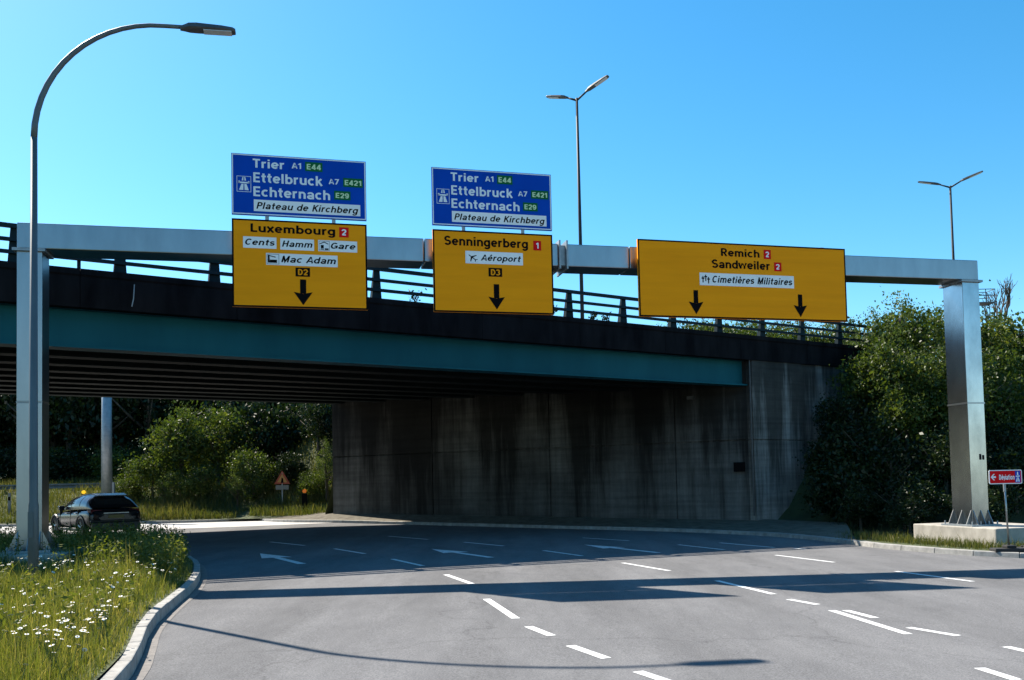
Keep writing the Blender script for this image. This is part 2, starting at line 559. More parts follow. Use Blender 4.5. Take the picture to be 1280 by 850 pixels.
# bank behind the side road (left), rising to the wood
def back_z(x, y):
    d = y - 44.0
    z = g(x, y) + .13 + 1.75 * smooth(d / 8) + .035 * max(0, d - 8) * 1.6
    z += 4.0 * smooth((d - 1.5) / 6) * smooth((x + 15.5) / 6)
    z += .12 * math.sin(x * .8) * math.cos(y * .6) * smooth(d / 4)
    return z
grid('bank', frange(-90, -3, 1.5), [44.05] + frange(45, 75, 1.5) + [90, 130], back_z, M['soil'])

# embankment at the right carrying the carriageway
def emb_z(u, n):
    x, y = b2w(u, n)
    if n < 0:
        return g(x, y) + .12 + 6.25 * smooth((n + 8.0) / 8.2) * smooth((u - 11.0) / 6.0)
    if n <= BW:
        return 6.3 + BSL * n
    return 6.8 * smooth((u - .4) / 6) + g(x, y)
rows = [-9.2] + frange(-8.6, -.4, .75) + [-.05, .6, 2, 5, 9, 13, 17, 17.6, 19, 22, 30, 45, 70]
v, f = [], []
us = frange(0, 16, .8) + [18, 22, 28, 36, 50, 75]
for n in rows:
    if n < -.2:
        u0 = 10.4 if n > -5 else 10.4 - 1.0 * ((-5 - n) / 4.2)
    else:
        u0 = 10.6 - .585 * min(n, 17) + (1.2 if n < 17.2 else -.6)
    if n == -.05 : u0 = 10.7
    for uu in us:
        x, y = b2w(u0 + uu, n)
        v.append((x, y, emb_z(u0 + uu, n)))
w = len(us)
for j in range(len(rows) - 1):
    for i in range(w - 1):
        f.append((j * w + i, j * w + i + 1, (j + 1) * w + i + 1, (j + 1) * w + i))
b = MB(); b.add(v, f)
struct(b.build('embankment', M['earth'], smooth=True))
# flat verge strip between the right kerb and the embankment toe
segr = KRi[:i0 + 3]
toe = []
for i in range(len(segr)):
    t = i / (len(segr) - 1)
    uu = 46 - 34.5 * t
    x, y = b2w(uu, -8.9)
    toe.append((x, y))
strip('verge', segr, toe, 8, lambda x, y, t: g(x, y) + .11 + .02 * math.sin(3 * x + 2 * y), M['soil'])

# ------------------------------------------------------------------ painted markings (paint of the road)
def mark(name, quad, z=.004):
    b = MB()
    b.add([(x, y, g(x, y) + z) for x, y in quad], [tuple(range(len(quad)))])
    return b.build(name, M['paint'], road)
def dash(a, c, w=.115):
    dx, dy = c[0] - a[0], c[1] - a[1]
    l = math.hypot(dx, dy); nx, ny = -dy / l * w / 2, dx / l * w / 2
    n_ = 1
    q = [(a[0] - nx, a[1] - ny), (a[0] + nx, a[1] + ny), (c[0] + nx, c[1] + ny), (c[0] - nx, c[1] - ny)]
    mark('lane_dash', q)
for a, c in [((-7.35, 26.29), (-5.93, 24.69)), ((-4.82, 23.42), (-3.71, 21.68)), ((-2.81, 20.1), (-1.94, 18.41)), ((-1.31, 16.6), (-.74, 15.04)),
             ((-.43, 13.05), (0, 11.15)), ((.15, 10.52), (.40, 9.88)), ((.57, 9.27), (.88, 8.59)), ((1.1, 7.99), (1.3, 7.59)),
             ((-4.2, 29.13), (-2.69, 27.33)), ((-1.49, 25.99), (-.29, 24.32)), ((.76, 22.61), (1.62, 20.88)), ((2.35, 19.01), (3.05, 17.25)),
             ((3.57, 15.46), (4.0, 13.54)), ((4.04, 12.94), (4.27, 12.38)), ((4.26, 11.8), (4.44, 9.93)), ((4.45, 11.81), (4.57, 11.13)),
             ((4.65, 10.39), (4.95, 9.82)), ((4.27, 8.11), (4.33, 7.62)), ((5.11, 9.16), (5.25, 8.6)),
             ((2.21, 27.97), (3.48, 26.49)), ((4.64, 24.69), (5.47, 22.75)), ((6.28, 21.0), (6.96, 19.03)), ((7.43, 17.06), (7.98, 15.25)),
             ((6.0, 25.46), (7.01, 23.51)), ((7.43, 23.24), (7.63, 22.88)), ((8.4, 13.6), (8.7, 11.8))]:
    dash(a, c)
def lane_arrow(tip, tail):
    dx, dy = tip[0] - tail[0], tip[1] - tail[1]
    l = math.hypot(dx, dy); d = (dx / l, dy / l); n = (-d[1], d[0])
    P = lambda s, t: (tail[0] + d[0] * s + n[0] * t, tail[1] + d[1] * s + n[1] * t)
    mark('lane_arrow', [P(0, -.09), P(l * .58, -.09), P(l * .56, -.36), P(l, 0), P(l * .56, .36), P(l * .58, .09), P(0, .09)])
lane_arrow((-6.36, 21.83), (-4.6, 18.92))
lane_arrow((-2.19, 23.2), (-.54, 20.48))
lane_arrow((1.98, 24.77), (3.6, 21.81))

# ------------------------------------------------------------------ the overpass bridge
BR = tag(empty('overpass_bridge', (0, BO[1], 0), BA), 'long dark highway overpass with teal edge girder and stained concrete abutment', 'bridge')
def dk(n, z):            # height with cross fall
    return z + BSL * n
U0, U1 = -34, 10.45
# edge girder (I section)
b = MB()
b.box(U0, U1, .30, .34, 5.22, 6.10)
b.box(U0, U1, .06, .58, 5.16, 5.215)
b.box(U0, U1, .12, .52, 6.105, 6.15)
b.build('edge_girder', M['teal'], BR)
for k in range(1, 9):
    n = .32 + 2.03 * k
    mb = MB()
    ue = U1 - .585 * n + .1
    z0 = dk(n, 5.16)
    mb.box(U0, ue, n - .02, n + .02, z0 + .055, dk(n, 6.10))
    mb.box(U0, ue, n - .24, n + .24, z0, z0 + .05)
    mb.build('girder', M['teal_shaded'], BR)
# cross bracing between girders
for uu in frange(-30, 2, 5.3):
    mb = MB()
    for k in range(8):
        n0 = .32 + 2.03 * k; n1 = n0 + 2.03
        mb.tube([(uu, n0 + .05, dk(n0, 5.3)), (uu, n1 - .05, dk(n1, 6.0))], .04, 6)
        mb.tube([(uu, n0 + .05, dk(n0, 6.0)), (uu, n1 - .05, dk(n1, 5.3))], .04, 6)
    mb.build('cross_bracing', M['teal_shaded'], BR)
# deck slab
mb = MB()
def slab(u0, u1a, u1b, n0, n1, z0, z1):
    mb.hexa([(u0, n0, dk(n0, z0)), (u1a, n0, dk(n0, z0)), (u1b, n1, dk(n1, z0)), (u0, n1, dk(n1, z0)),
             (u0, n0, dk(n0, z1)), (u1a, n0, dk(n0, z1)), (u1b, n1, dk(n1, z1)), (u0, n1, dk(n1, z1))])
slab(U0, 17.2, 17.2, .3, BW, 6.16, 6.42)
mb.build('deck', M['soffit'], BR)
mb = MB()
slab(U0, 60, 60, .35, BW - .4, 6.425, 6.47)
mb.build('carriageway', M['asphalt'], BR)
# fascia / parapet: concrete edge beams laid in lengths
mb = MB()
for k in range(14):
    ua, ub = U0 + k * 3.66, U0 + (k + 1) * 3.66 - .012
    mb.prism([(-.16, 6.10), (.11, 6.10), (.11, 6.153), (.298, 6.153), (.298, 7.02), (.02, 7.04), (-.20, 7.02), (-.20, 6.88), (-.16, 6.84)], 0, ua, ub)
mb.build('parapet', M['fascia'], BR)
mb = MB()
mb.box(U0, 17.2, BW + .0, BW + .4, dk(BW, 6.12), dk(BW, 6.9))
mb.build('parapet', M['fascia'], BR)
# drip stains and a scupper pipe on the fascia
mb = MB()
mb.tube([(-10.86, -.22, 6.75), (-10.88, -.22, 6.4), (-10.92, -.22, 6.2)], .014, 6)
mb.build('drain_pipe', M['zinc_dull'], BR)

def railing(n, zb, name):
    R0 = MB()
    e = bpy.data.objects.new(name, None); COL.objects.link(e); e.parent = BR
    for zr, hh in ((.87, .055), (.55, .045), (.26, .045)):
        mbr = MB()
        mbr.box(U0, 21.5, n - .05, n + .04, zb + zr - hh, zb + zr + hh - .01)
        mbr.build('rail', M['rail'], e)
    uu = -11.14 - 2.25 * 10
    while uu < 21.5:
        mbp = MB()
        if uu < 16.6:
            mbp.hexa([(uu - .15, n + .06, zb - .01), (uu + .15, n + .06, zb - .01), (uu + .15, n + .24, zb - .01), (uu - .15, n + .24, zb - .01),
                      (uu - .085, n + .042, zb + .93), (uu + .085, n + .042, zb + .93), (uu + .085, n + .10, zb + .93), (uu - .085, n + .10, zb + .93)])
        else:
            mbp.hexa([(uu - .1, n + .06, zb - 1.0), (uu + .1, n + .06, zb - 1.0), (uu + .1, n + .2, zb - 1.0), (uu - .1, n + .2, zb - 1.0),
                      (uu - .085, n + .042, zb + .93), (uu + .085, n + .042, zb + .93), (uu + .085, n + .10, zb + .93), (uu - .085, n + .10, zb + .93)])
        mbp.build('post', M['rail'], e)
        uu += 2.25
railing(.0, 7.04, 'railing')
# slender stanchion beside the second post
mb = MB(); mb.box(-11.14 - .95 + .0, -11.14 - .87, .07, .13, 7.03, 7.34); mb.build('stanchion', M['rail'], BR)

# abutment wall, built of cast lifts with open joints
wu0, wn0 = w2b(*WALL_A); wu1, wn1 = w2b(*WALL_B)
L_ = math.hypot(wu1 - wu0, wn1 - wn0)
dw = ((wu1 - wu0) / L_, (wn1 - wn0) / L_); nw = (-dw[1], dw[0])      # nw points to the road side?
if nw[0] > 0: nw = (-nw[0], -nw[1])
def wallbox(mb, s0, s1, d0, d1, z0, z1a, z1b=None):
    z1b = z1a if z1b is None else z1b
    P = lambda s, d: (wu0 + dw[0] * s + nw[0] * d, wn0 + dw[1] * s + nw[1] * d)
    q = [P(s0, d0), P(s1, d0), P(s1, d1), P(s0, d1)]
    mb.hexa([(*p_, z0) for p_ in q] + [(*q[0], z1a), (*q[1], z1b), (*q[2], z1b), (*q[3], z1a)])
mb = MB()
zt = lambda s: dk(wn0 + dw[1] * s, 6.15)
wallbox(mb, .0, L_, -.9, -.03, -.6, zt(0), zt(L_))
cuts = [0, 3.0, 8.4, 14.2, L_]
for a, c in zip(cuts[:-1], cuts[1:]):
    wallbox(mb, a + .025, c - .025, -.03, .03, -.6, 3.10)
    wallbox(mb, a + .025, c - .025, -.03, .03, 3.16, zt(a) - .02, zt(c) - .02)
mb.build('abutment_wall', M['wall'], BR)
# front cheek and wing wall
mb = MB()
mb.box(10.5, 13.2, -.12, 1.2, -.8, 3.10); mb.box(10.5, 13.2, -.12, 1.2, 3.13, 6.1)
mb.box(13.23, 17.2, -.08, .9, -.8, 3.10); mb.box(13.23, 17.2, -.08, .9, 3.13, 6.1)
mb.box(10.55, 17.15, -.06, .9, 3.09, 3.14)
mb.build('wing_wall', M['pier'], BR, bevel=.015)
mb = MB()
mb.tube([(10.44, -.07, 6.1), (10.44, -.07, .3)], .03, 8)
mb.build('downpipe', M['lamp_grey'], BR)
P = lambda s, d: (wu0 + dw[0] * s + nw[0] * d, wn0 + dw[1] * s + nw[1] * d)
mb = MB(); wallbox(mb, .35, .75, .033, .15, 1.95, 2.3); mb.build('junction_box', M['black'], BR)
mb = MB(); wallbox(mb, 2.2, 2.45, .033, .2, 4.78, 4.9); mb.build('wall_lamp', M['lamp_grey'], BR)
# left abutment out of the picture's edge, so that the deck is carried
box('abutment_wall', -35.2, -33.6, .4, BW - .4, -.5, 6.1, M['wall'], BR)

# ------------------------------------------------------------------ sign gantry
GA = .2407
GO = (0, 19.88)
GC, GS = math.cos(GA), math.sin(GA)
def g2w(u, n):
    return (u * GC - n * GS, GO[1] + u * GS + n * GC)
GT = tag(empty('sign_gantry', (0, GO[1], 0), GA), 'galvanised steel portal gantry spanning the road and carrying the direction signs', 'gantry')
LX, RX = -10.25, 12.89
GSL = .0063
LW, LD = .52, .70
bt = lambda u: 7.281 + GSL * u
bb = lambda u: 6.748 + GSL * u
def beam(u0, u1):
    mb = MB()
    mb.hexa([(u0, 0, bb(u0)), (u1, 0, bb(u1)), (u1, LD, bb(u1)), (u0, LD, bb(u0)), (u0, 0, bt(u0)), (u1, 0, bt(u1)), (u1, LD, bt(u1)), (u0, LD, bt(u0))])
    return mb.build('beam', M['zinc'], GT, bevel=.02)
BD = LD
beam(LX, -1.95); beam(-1.93, 1.22); beam(1.44, 2.98); beam(3.0, RX)
# bolted splice flanges
mb = MB()
for u in (1.22, 1.40):
    mb.box(u, u + .04, -.07, LD + .07, bb(u) - .07, bt(u) + .07)
mb.box(1.262, 1.398, .03, LD - .03, bb(1.3) + .03, bt(1.3) - .03)
mb.build('splice_flange', M['zinc_dull'], GT)
LEGZ = {0: .52, 1: .31}
for side, (ua, ub, LD) in enumerate(((LX, LX + .47, .52), (RX - LW, RX, .72))):
    zb = LEGZ[side]
    mid = 3.55
    leg = MB()
    top = bb(ua) - .03
    leg.box(ua, ub, .0, LD, zb + .05, mid - .01)
    leg.box(ua, ub, .0, LD, mid + .01, top)
    leg.box(ua + .015, ub - .015, .015, LD - .015, mid - .02, mid + .02)
    lo = leg.build('leg', M['steel_leg' if side else 'zinc'], GT, bevel=.012)
    sm_ = MB(); sm_.box(ua - .012, ub + .012, -.012, LD + .012, mid - .022, mid + .022) if side else sm_.box(ua - .006, ub + .006, -.006, LD + .006, mid - .01, mid + .01)
    sm_.build('seam', M['zinc'], lo)
    fl = MB(); fl.box(ua - .07, ub + .07, -.07, LD + .07, top - .03, top + .005)
    fl.box(ua - .07, ub + .07, -.07, LD + .07, top + .008, top + .03 - .003)
    fl.build('flange', M['zinc_dull'], GT)
    bp_ = MB(); bp_.box(ua - .2, ub + .2, -.2, LD + .2, zb, zb + .045)
    plate = bp_.build('base_plate', M['zinc_dull'], GT)
    def gusset(poly, axis, t):
        gs_ = MB(); gs_.prism(poly, axis, t - .009, t + .009); gs_.build('gusset', M['zinc'], plate)
    for t in frange(ua + .03, ub - .03, .2):
        gusset([(-.003, zb + .05), (-.003, zb + .42), (-.17, zb + .05)], 0, t)
        gusset([(LD + .003, zb + .05), (LD + .003, zb + .42), (LD + .17, zb + .05)], 0, t)
    for t in frange(.04, LD - .04, .32):
        gusset([(ua - .003, zb + .05), (ua - .003, zb + .42), (ua - .17, zb + .05)], 1, t)
        gusset([(ub + .003, zb + .05), (ub + .003, zb + .42), (ub + .17, zb + .05)], 1, t)
    for k in range(4):
        for n in (-.13, LD + .13):
            uu = ua - .13 + (ub - ua + .26) * k / 3
            bl = MB(); bl.tube([(uu, n, zb + .045), (uu, n, zb + .13)], .022, 6)
            bl.build('anchor_bolt', M['zinc_dull'], plate)
    if side:
        hh = MB(); hh.box(ub - .22, ub - .17, -.012, -.002, 2.05, 2.2); hh.box(ub - .13, ub - .08, -.012, -.002, 2.05, 2.17)
        hh.build('hatch', M['black'], GT)
# footings
def footing(u0, u1, n0, n1, z0, z1, label, rnd):
    mb = MB()
    r = rnd; pts = []
    for cx, cy, a0 in ((u1 - r, n1 - r, 0), (u0 + r, n1 - r, 90), (u0 + r, n0 + r, 180), (u1 - r, n0 + r, 270)):
        for k in range(4):
            a = R(a0 + 30 * k); pts.append((cx + r * math.cos(a), cy + r * math.sin(a)))
    c = ((u0 + u1) / 2, (n0 + n1) / 2)
    mb.prism([(p_[0] - c[0], p_[1] - c[1]) for p_ in pts], 2, 0, z1 - z0)
    x, y = g2w(*c)
    o = mb.build('concrete_footing', M['footing'], None, bevel=.025)
    o.location = (x, y, z0); o.rotation_euler = (0, 0, GA)
    return tag(o, label, 'footing')
footing(12.08, 14.3, -1.1, 1.95, -.45, .309, 'sunlit concrete footing block under the right gantry leg', .06)
footing(-10.9, -9.2, -.55, 1.3, -.3, .519, 'shaded concrete footing block under the left gantry leg in tall grass', .3)

# ------------------------------------------------------------------ sign lettering
def _arc(cx, cy, rx, ry, a0, a1, n=12):
    return [(cx + rx * math.cos(R(a0 + (a1 - a0) * k / n)), cy + ry * math.sin(R(a0 + (a1 - a0) * k / n))) for k in range(n + 1)]
_st = lambda x, a=0, b=1: [(x, a), (x, b)]
_bowl = lambda cx: _arc(cx, .36, .22, .28, 0, 360, 20)
_e = [_arc(.32, .36, .22, .28, 0, 318, 18), [(.11, .36), (.54, .36)]]
# glyph: advance width, stroke centre lines; cap height 1
GL = {
 'T': (.64, [[(.02, .92), (.62, .92)], _st(.32, 0, .9)]),
 'E': (.62, [_st(.14), [(.16, .08), (.58, .08)], [(.16, .5), (.54, .5)], [(.16, .92), (.58, .92)]]),
 'L': (.58, [_st(.14), [(.16, .08), (.56, .08)]]),
 'A': (.70, [[(.06, 0), (.35, .98), (.64, 0)], [(.16, .29), (.54, .29)]]),
 'C': (.72, [_arc(.38, .5, .27, .42, 48, 312, 20)]),
 'G': (.76, [_arc(.38, .5, .27, .42, 48, 318, 20), [(.42, .44), (.66, .44), (.66, .08)]]),
 'D': (.70, [_st(.14), [(.16, .92), (.3, .92)] + _arc(.3, .5, .29, .42, 85, -85, 14) + [(.3, .08), (.16, .08)]]),
 'P': (.64, [_st(.14), [(.16, .92), (.36, .92)] + _arc(.36, .69, .19, .23, 80, -80, 10) + [(.36, .46), (.16, .46)]]),
 'R': (.70, [_st(.14), [(.16, .92), (.38, .92)] + _arc(.38, .70, .19, .22, 80, -80, 10) + [(.38, .48), (.16, .48)], [(.36, .46), (.6, 0)]]),
 'M': (.84, [_st(.14), [(.14, .98), (.42, .12), (.70, .98)], _st(.70)]),
 'H': (.74, [_st(.14), _st(.60), [(.16, .5), (.58, .5)]]),
 'K': (.68, [_st(.14), [(.60, 1.0), (.16, .42)], [(.30, .56), (.64, 0)]]),
 'S': (.68, [_arc(.34, .71, .22, .21, 25, 262, 14) + _arc(.34, .29, .24, .21, 82, -155, 14)]),
 'b': (.64, [_st(.13), _bowl(.34)]),
 'd': (.64, [_st(.52), _bowl(.31)]),
 'p': (.64, [_st(.13, -.28, .72), _bowl(.34)]),
 'g': (.64, [[(.52, .72), (.52, -.02)] + _arc(.31, -.02, .21, .19, -8, -155, 10), _bowl(.31)]),
 'a': (.62, [_arc(.31, .46, .19, .18, 165, 5, 10) + [(.50, .44), (.50, 0)], _arc(.31, .20, .20, .135, 0, 360, 16)]),
 'e': (.62, _e),
 'é': (.62, _e + [[(.28, .80), (.42, 1.0)]]),
 'è': (.62, _e + [[(.36, .80), (.22, 1.0)]]),
 'c': (.58, [_arc(.32, .36, .22, .28, 48, 312, 16)]),
 'o': (.64, [_bowl(.32)]),
 'n': (.64, [_st(.13, 0, .72), _arc(.325, .45, .195, .19, 175, 5, 10) + [(.52, .43), (.52, 0)]]),
 'h': (.64, [_st(.13), _arc(.325, .45, .195, .19, 175, 5, 10) + [(.52, .43), (.52, 0)]]),
 'm': (.96, [_st(.13, 0, .72), _arc(.305, .47, .175, .17, 175, 5, 8) + [(.48, .45), (.48, 0)], _arc(.655, .47, .175, .17, 175, 5, 8) + [(.83, .45), (.83, 0)]]),
 'r': (.44, [_st(.13, 0, .72), _arc(.34, .42, .21, .22, 172, 75, 8)]),
 'u': (.64, [[(.13, .72), (.13, .28)] + _arc(.325, .27, .195, .19, 185, 355, 10), _st(.52, 0, .72)]),
 'i': (.27, [_st(.135, 0, .72), _st(.135, .84, 1.0)]),
 'l': (.27, [_st(.135)]),
 't': (.42, [[(.2, .94), (.2, .2)] + _arc(.33, .2, .13, .12, 190, 280, 6), [(.03, .64), (.39, .64)]]),
 'k': (.58, [_st(.13), [(.50, .72), (.15, .30)], [(.28, .42), (.54, 0)]]),
 's': (.56, [_arc(.28, .50, .18, .14, 25, 262, 12) + _arc(.28, .22, .19, .14, 82, -155, 12)]),
 'x': (.56, [[(.05, 0), (.51, .72)], [(.05, .72), (.51, 0)]]),
 'v': (.56, [[(.04, .72), (.28, .03), (.52, .72)]]),
 'w': (.84, [[(.04, .72), (.22, .03), (.42, .68), (.62, .03), (.80, .72)]]),
 '1': (.50, [_st(.33), [(.08, .72), (.31, .92)]]),
 '2': (.64, [_arc(.32, .69, .22, .23, 170, -30, 12) + [(.13, .1)], [(.08, .08), (.57, .08)]]),
 '3': (.64, [_arc(.30, .71, .20, .21, 155, -82, 12), _arc(.30, .29, .23, .21, 82, -155, 12)]),
 '4': (.66, [_st(.45), [(.45, .95), (.09, .28)], [(.04, .25), (.62, .25)]]),
 '7': (.60, [[(.06, .92), (.53, .92), (.22, 0)]]),
 '9': (.64, [_arc(.32, .67, .21, .25, 0, 360, 18), [(.53, .66), (.53, .5)] + _arc(.31, .5, .22, .42, -5, -140, 10)]),
 ' ': (.34, []),
}
FONT_CACHE = {}
def text_mesh(txt, bold=.018):
    """grotesque lettering drawn with strokes of even weight; returns (x, y, layer) vertices and faces"""
    key = (txt, bold)
    if key in FONT_CACHE:
        return FONT_CACHE[key]
    w = .075 + bold * .8
    v, f = [], []
    x0 = 0
    for ch in txt:
        adv, strokes = GL[ch]
        for si, st in enumerate(strokes):
            pts = [Vector((p_[0] + x0, p_[1])) for p_ in st]
            o = len(v)
            for i, p_ in enumerate(pts):
                d0 = (pts[i] - pts[i - 1]).normalized() if i else None
                d1 = (pts[i + 1] - pts[i]).normalized() if i < len(pts) - 1 else None
                if d0 is None: d0 = d1
                if d1 is None: d1 = d0
                n0, n1 = Vector((-d0.y, d0.x)), Vector((-d1.y, d1.x))
                nn = (n0 + n1)
                nn = nn / max(.25, nn.length_squared) * 2 if nn.length > .6 else n0
                nn *= w
                v += [(p_.x + nn.x, p_.y + nn.y, si), (p_.x - nn.x, p_.y - nn.y, si)]
            f += [(o + 2 * i, o + 2 * i + 1, o + 2 * i + 3, o + 2 * i + 2) for i in range(len(pts) - 1)]
        x0 += adv + .05
    FONT_CACHE[key] = (v, f)
    return v, f
def cap_height():
    return (0.0, 1.0)

class Sign:
    """panel in the local frame: x 0..W, z 0..H, face towards -y"""
    def __init__(s, name, origin_w, rz, W, H, mat, edge_mat, label, cat='road sign', group=None, border=.03, inset=.0, thick=.06):
        s.root = tag(empty(name, origin_w, rz), label, cat, group)
        s.W, s.H = W, H
        mb = MB(); mb.box(0, W, .0, thick, 0, H)
        s.panel = mb.build('panel', mat, s.root)
        e = MB()
        i = inset
        e.add([(i, -.002, i), (W - i, -.002, i), (W - i, -.002, H - i), (i, -.002, H - i),
               (i + border, -.002, i + border), (W - i - border, -.002, i + border), (W - i - border, -.002, H - i - border), (i + border, -.002, H - i - border)],
              [(0, 1, 5, 4), (1, 2, 6, 5), (2, 3, 7, 6), (3, 0, 4, 7)])
        e.build('border', edge_mat, s.root)
        fr = MB()
        fr.box(.05, .12, thick + .001, thick + .06, .05, H - .05); fr.box(W - .12, W - .05, thick + .001, thick + .06, .05, H - .05)
        fr.box(.13, W - .13, thick + .001, thick + .05, H * .3, H * .3 + .06); fr.box(.13, W - .13, thick + .001, thick + .05, H * .7, H * .7 + .06)
        fr.build('back_frame', M['zinc_dull'], s.root)
    def X(s, a): return a * s.W
    def Z(s, t): return s.H * (1 - t)
    def text(s, txt, s0, s1, t0, t1, mat, italic=False, parent=None, lvl=.006, bold=.018):
        vs_, fs_ = text_mesh(txt, bold)
        c0, c1 = cap_height()
        z1, z0 = s.Z(t0), s.Z(t1)
        k = (z1 - z0) / (c1 - c0)
        pts = [((p_[0] + (.2 * p_[1] if italic else 0)), z0 + (p_[1] - c0) * k, p_[2]) for p_ in vs_]
        a, c = min(p_[0] for p_ in pts), max(p_[0] for p_ in pts)
        x0, x1 = s.X(s0), s.X(s1)
        mb = MB()
        mb.add([(x0 + (p_[0] - a) / (c - a) * (x1 - x0), -lvl - .0004 * p_[2], p_[1]) for p_ in pts], fs_)
        return mb.build('lettering', mat, parent or s.root)
    def plate(s, s0, s1, t0, t1, mat, name='plate', lvl=.004, parent=None):
        mb = MB()
        mb.add([(s.X(s0), -lvl, s.Z(t1)), (s.X(s1), -lvl, s.Z(t1)), (s.X(s1), -lvl, s.Z(t0)), (s.X(s0), -lvl, s.Z(t0))], [(0, 1, 2, 3)])
        return mb.build(name, mat, parent or s.root)
    def poly(s, polys, mat, name, lvl=.006, parent=None):
        mb = MB()
        for P_ in polys:
            mb.add([(s.X(a), -lvl, s.Z(t)) for a, t in P_], [tuple(range(len(P_)))])
        return mb.build(name, mat, parent or s.root)
    def outline(s, s0, s1, t0, t1, wd, mat, name, parent=None, lvl=.006):
        mb = MB()
        x0, x1, z0, z1 = s.X(s0), s.X(s1), s.Z(t1), s.Z(t0)
        mb.add([(x0, -lvl, z0), (x1, -lvl, z0), (x1, -lvl, z1), (x0, -lvl, z1), (x0 + wd, -lvl, z0 + wd), (x1 - wd, -lvl, z0 + wd), (x1 - wd, -lvl, z1 - wd), (x0 + wd, -lvl, z1 - wd)],
               [(0, 1, 5, 4), (1, 2, 6, 5), (2, 3, 7, 6), (3, 0, 4, 7)])
        return mb.build(name, mat, parent or s.root)
    def badge(s, txt, s0, s1, t0, t1, mat, tmat, padx=.25, padt=.2):
        p_ = s.plate(s0, s1, t0, t1, mat, 'number_badge')
        w, h = s1 - s0, t1 - t0
        s.text(txt, s0 + w * padx, s1 - w * padx, t0 + h * padt, t1 - h * padt, tmat, parent=p_, bold=.03)
        return p_
    def arrow(s, c, t0, t1, th, w_sh, w_h):
        s.poly([[(c - w_sh / 2, t0), (c + w_sh / 2, t0), (c + w_sh / 2, th + (t1 - th) * .12), (c - w_sh / 2, th + (t1 - th) * .12)],
                [(c - w_h / 2, th), (c, th + (t1 - th) * .14), (c, t1)], [(c, th + (t1 - th) * .14), (c + w_h / 2, th), (c, t1)]], M['black'], 'arrow')

def gsign(name, u0, u1, zt_, zb_, mat, edge, label, **k):
    x, y = g2w(u0, -.3)
    return Sign(name, (x, y, zb_ + 0), GA, u1 - u0, zt_ - zb_, mat, edge, label, **k)

def blue_sign(u0, u1, zt_, zb_, label):
    s = gsign('direction_sign', u0, u1, zt_, zb_, M['blue'], M['offwhite'], label, group='blue motorway direction signs', border=.022, inset=.012)
    s.text('Trier', .155, .385, .075, .22, M['offwhite'])
    s.text('Ettelbruck', .158, .67, .30, .46, M['offwhite'])
    s.text('Echternach', .158, .725, .53, .69, M['offwhite'])
    for txt, a, c, t0, t1, col, tm in (('A1', .425, .525, .07, .225, None, None), ('E44', .54, .67, .07, .225, 'green', None),
                                       ('A7', .70, .81, .30, .45, None, None), ('E421', .825, .975, .30, .45, 'green', None), ('E29', .755, .88, .525, .675, 'green', None)):
        if col:
            p_ = s.plate(a, c, t0, t1, M['green'], 'number_badge')
            s.text(txt, a + .012, c - .012, t0 + .035, t1 - .03, M['palegreen'], parent=p_, bold=.03)
        else:
            p_ = s.outline(a, c, t0, t1, .006, M['blue'], 'number_badge')
            s.text(txt, a + .015, c - .015, t0 + .03, t1 - .03, M['offwhite'], parent=p_)
    pl_ = s.plate(.16, .953, .745, .935, M['white'], 'name_plate')
    s.text('Plateau de Kirchberg', .178, .938, .785, .895, M['black'], True, pl_, bold=.012)
    sy = s.outline(.038, .142, .37, .63, .01, M['offwhite'], 'motorway_symbol')
    s.poly([[(.055, .60), (.085, .60), (.087, .50), (.072, .50)], [(.095, .60), (.125, .60), (.108, .50), (.093, .50)],
            [(.05, .465), (.13, .465), (.13, .49), (.05, .49)], [(.05, .45), (.062, .45), (.062, .49), (.05, .49)], [(.118, .45), (.13, .45), (.13, .49), (.118, .49)],
            [(.074, .445), (.086, .445), (.087, .385), (.080, .385)], [(.094, .445), (.106, .445), (.1, .385), (.093, .385)]], M['offwhite'], 'symbol', parent=sy)
    # two struts that join it to the panel below
    for a in (.255, .75):
        x = a * s.W
        st = MB(); st.box(x - .04, x + .04, .02, .055, -.1, -.002)
        st.build('strut', M['zinc_dull'], s.root)
    return s

L0, L1, S0, S1, R0_, R1_ = -6.062, -3.242, -1.79, .99, 3.089, 8.657
blue_sign(L0, L1, 8.826, 7.515, 'blue motorway sign above the yellow Luxembourg sign')
blue_sign(S0, S1, 8.807, 7.50, 'blue motorway sign above the yellow Senningerberg sign')

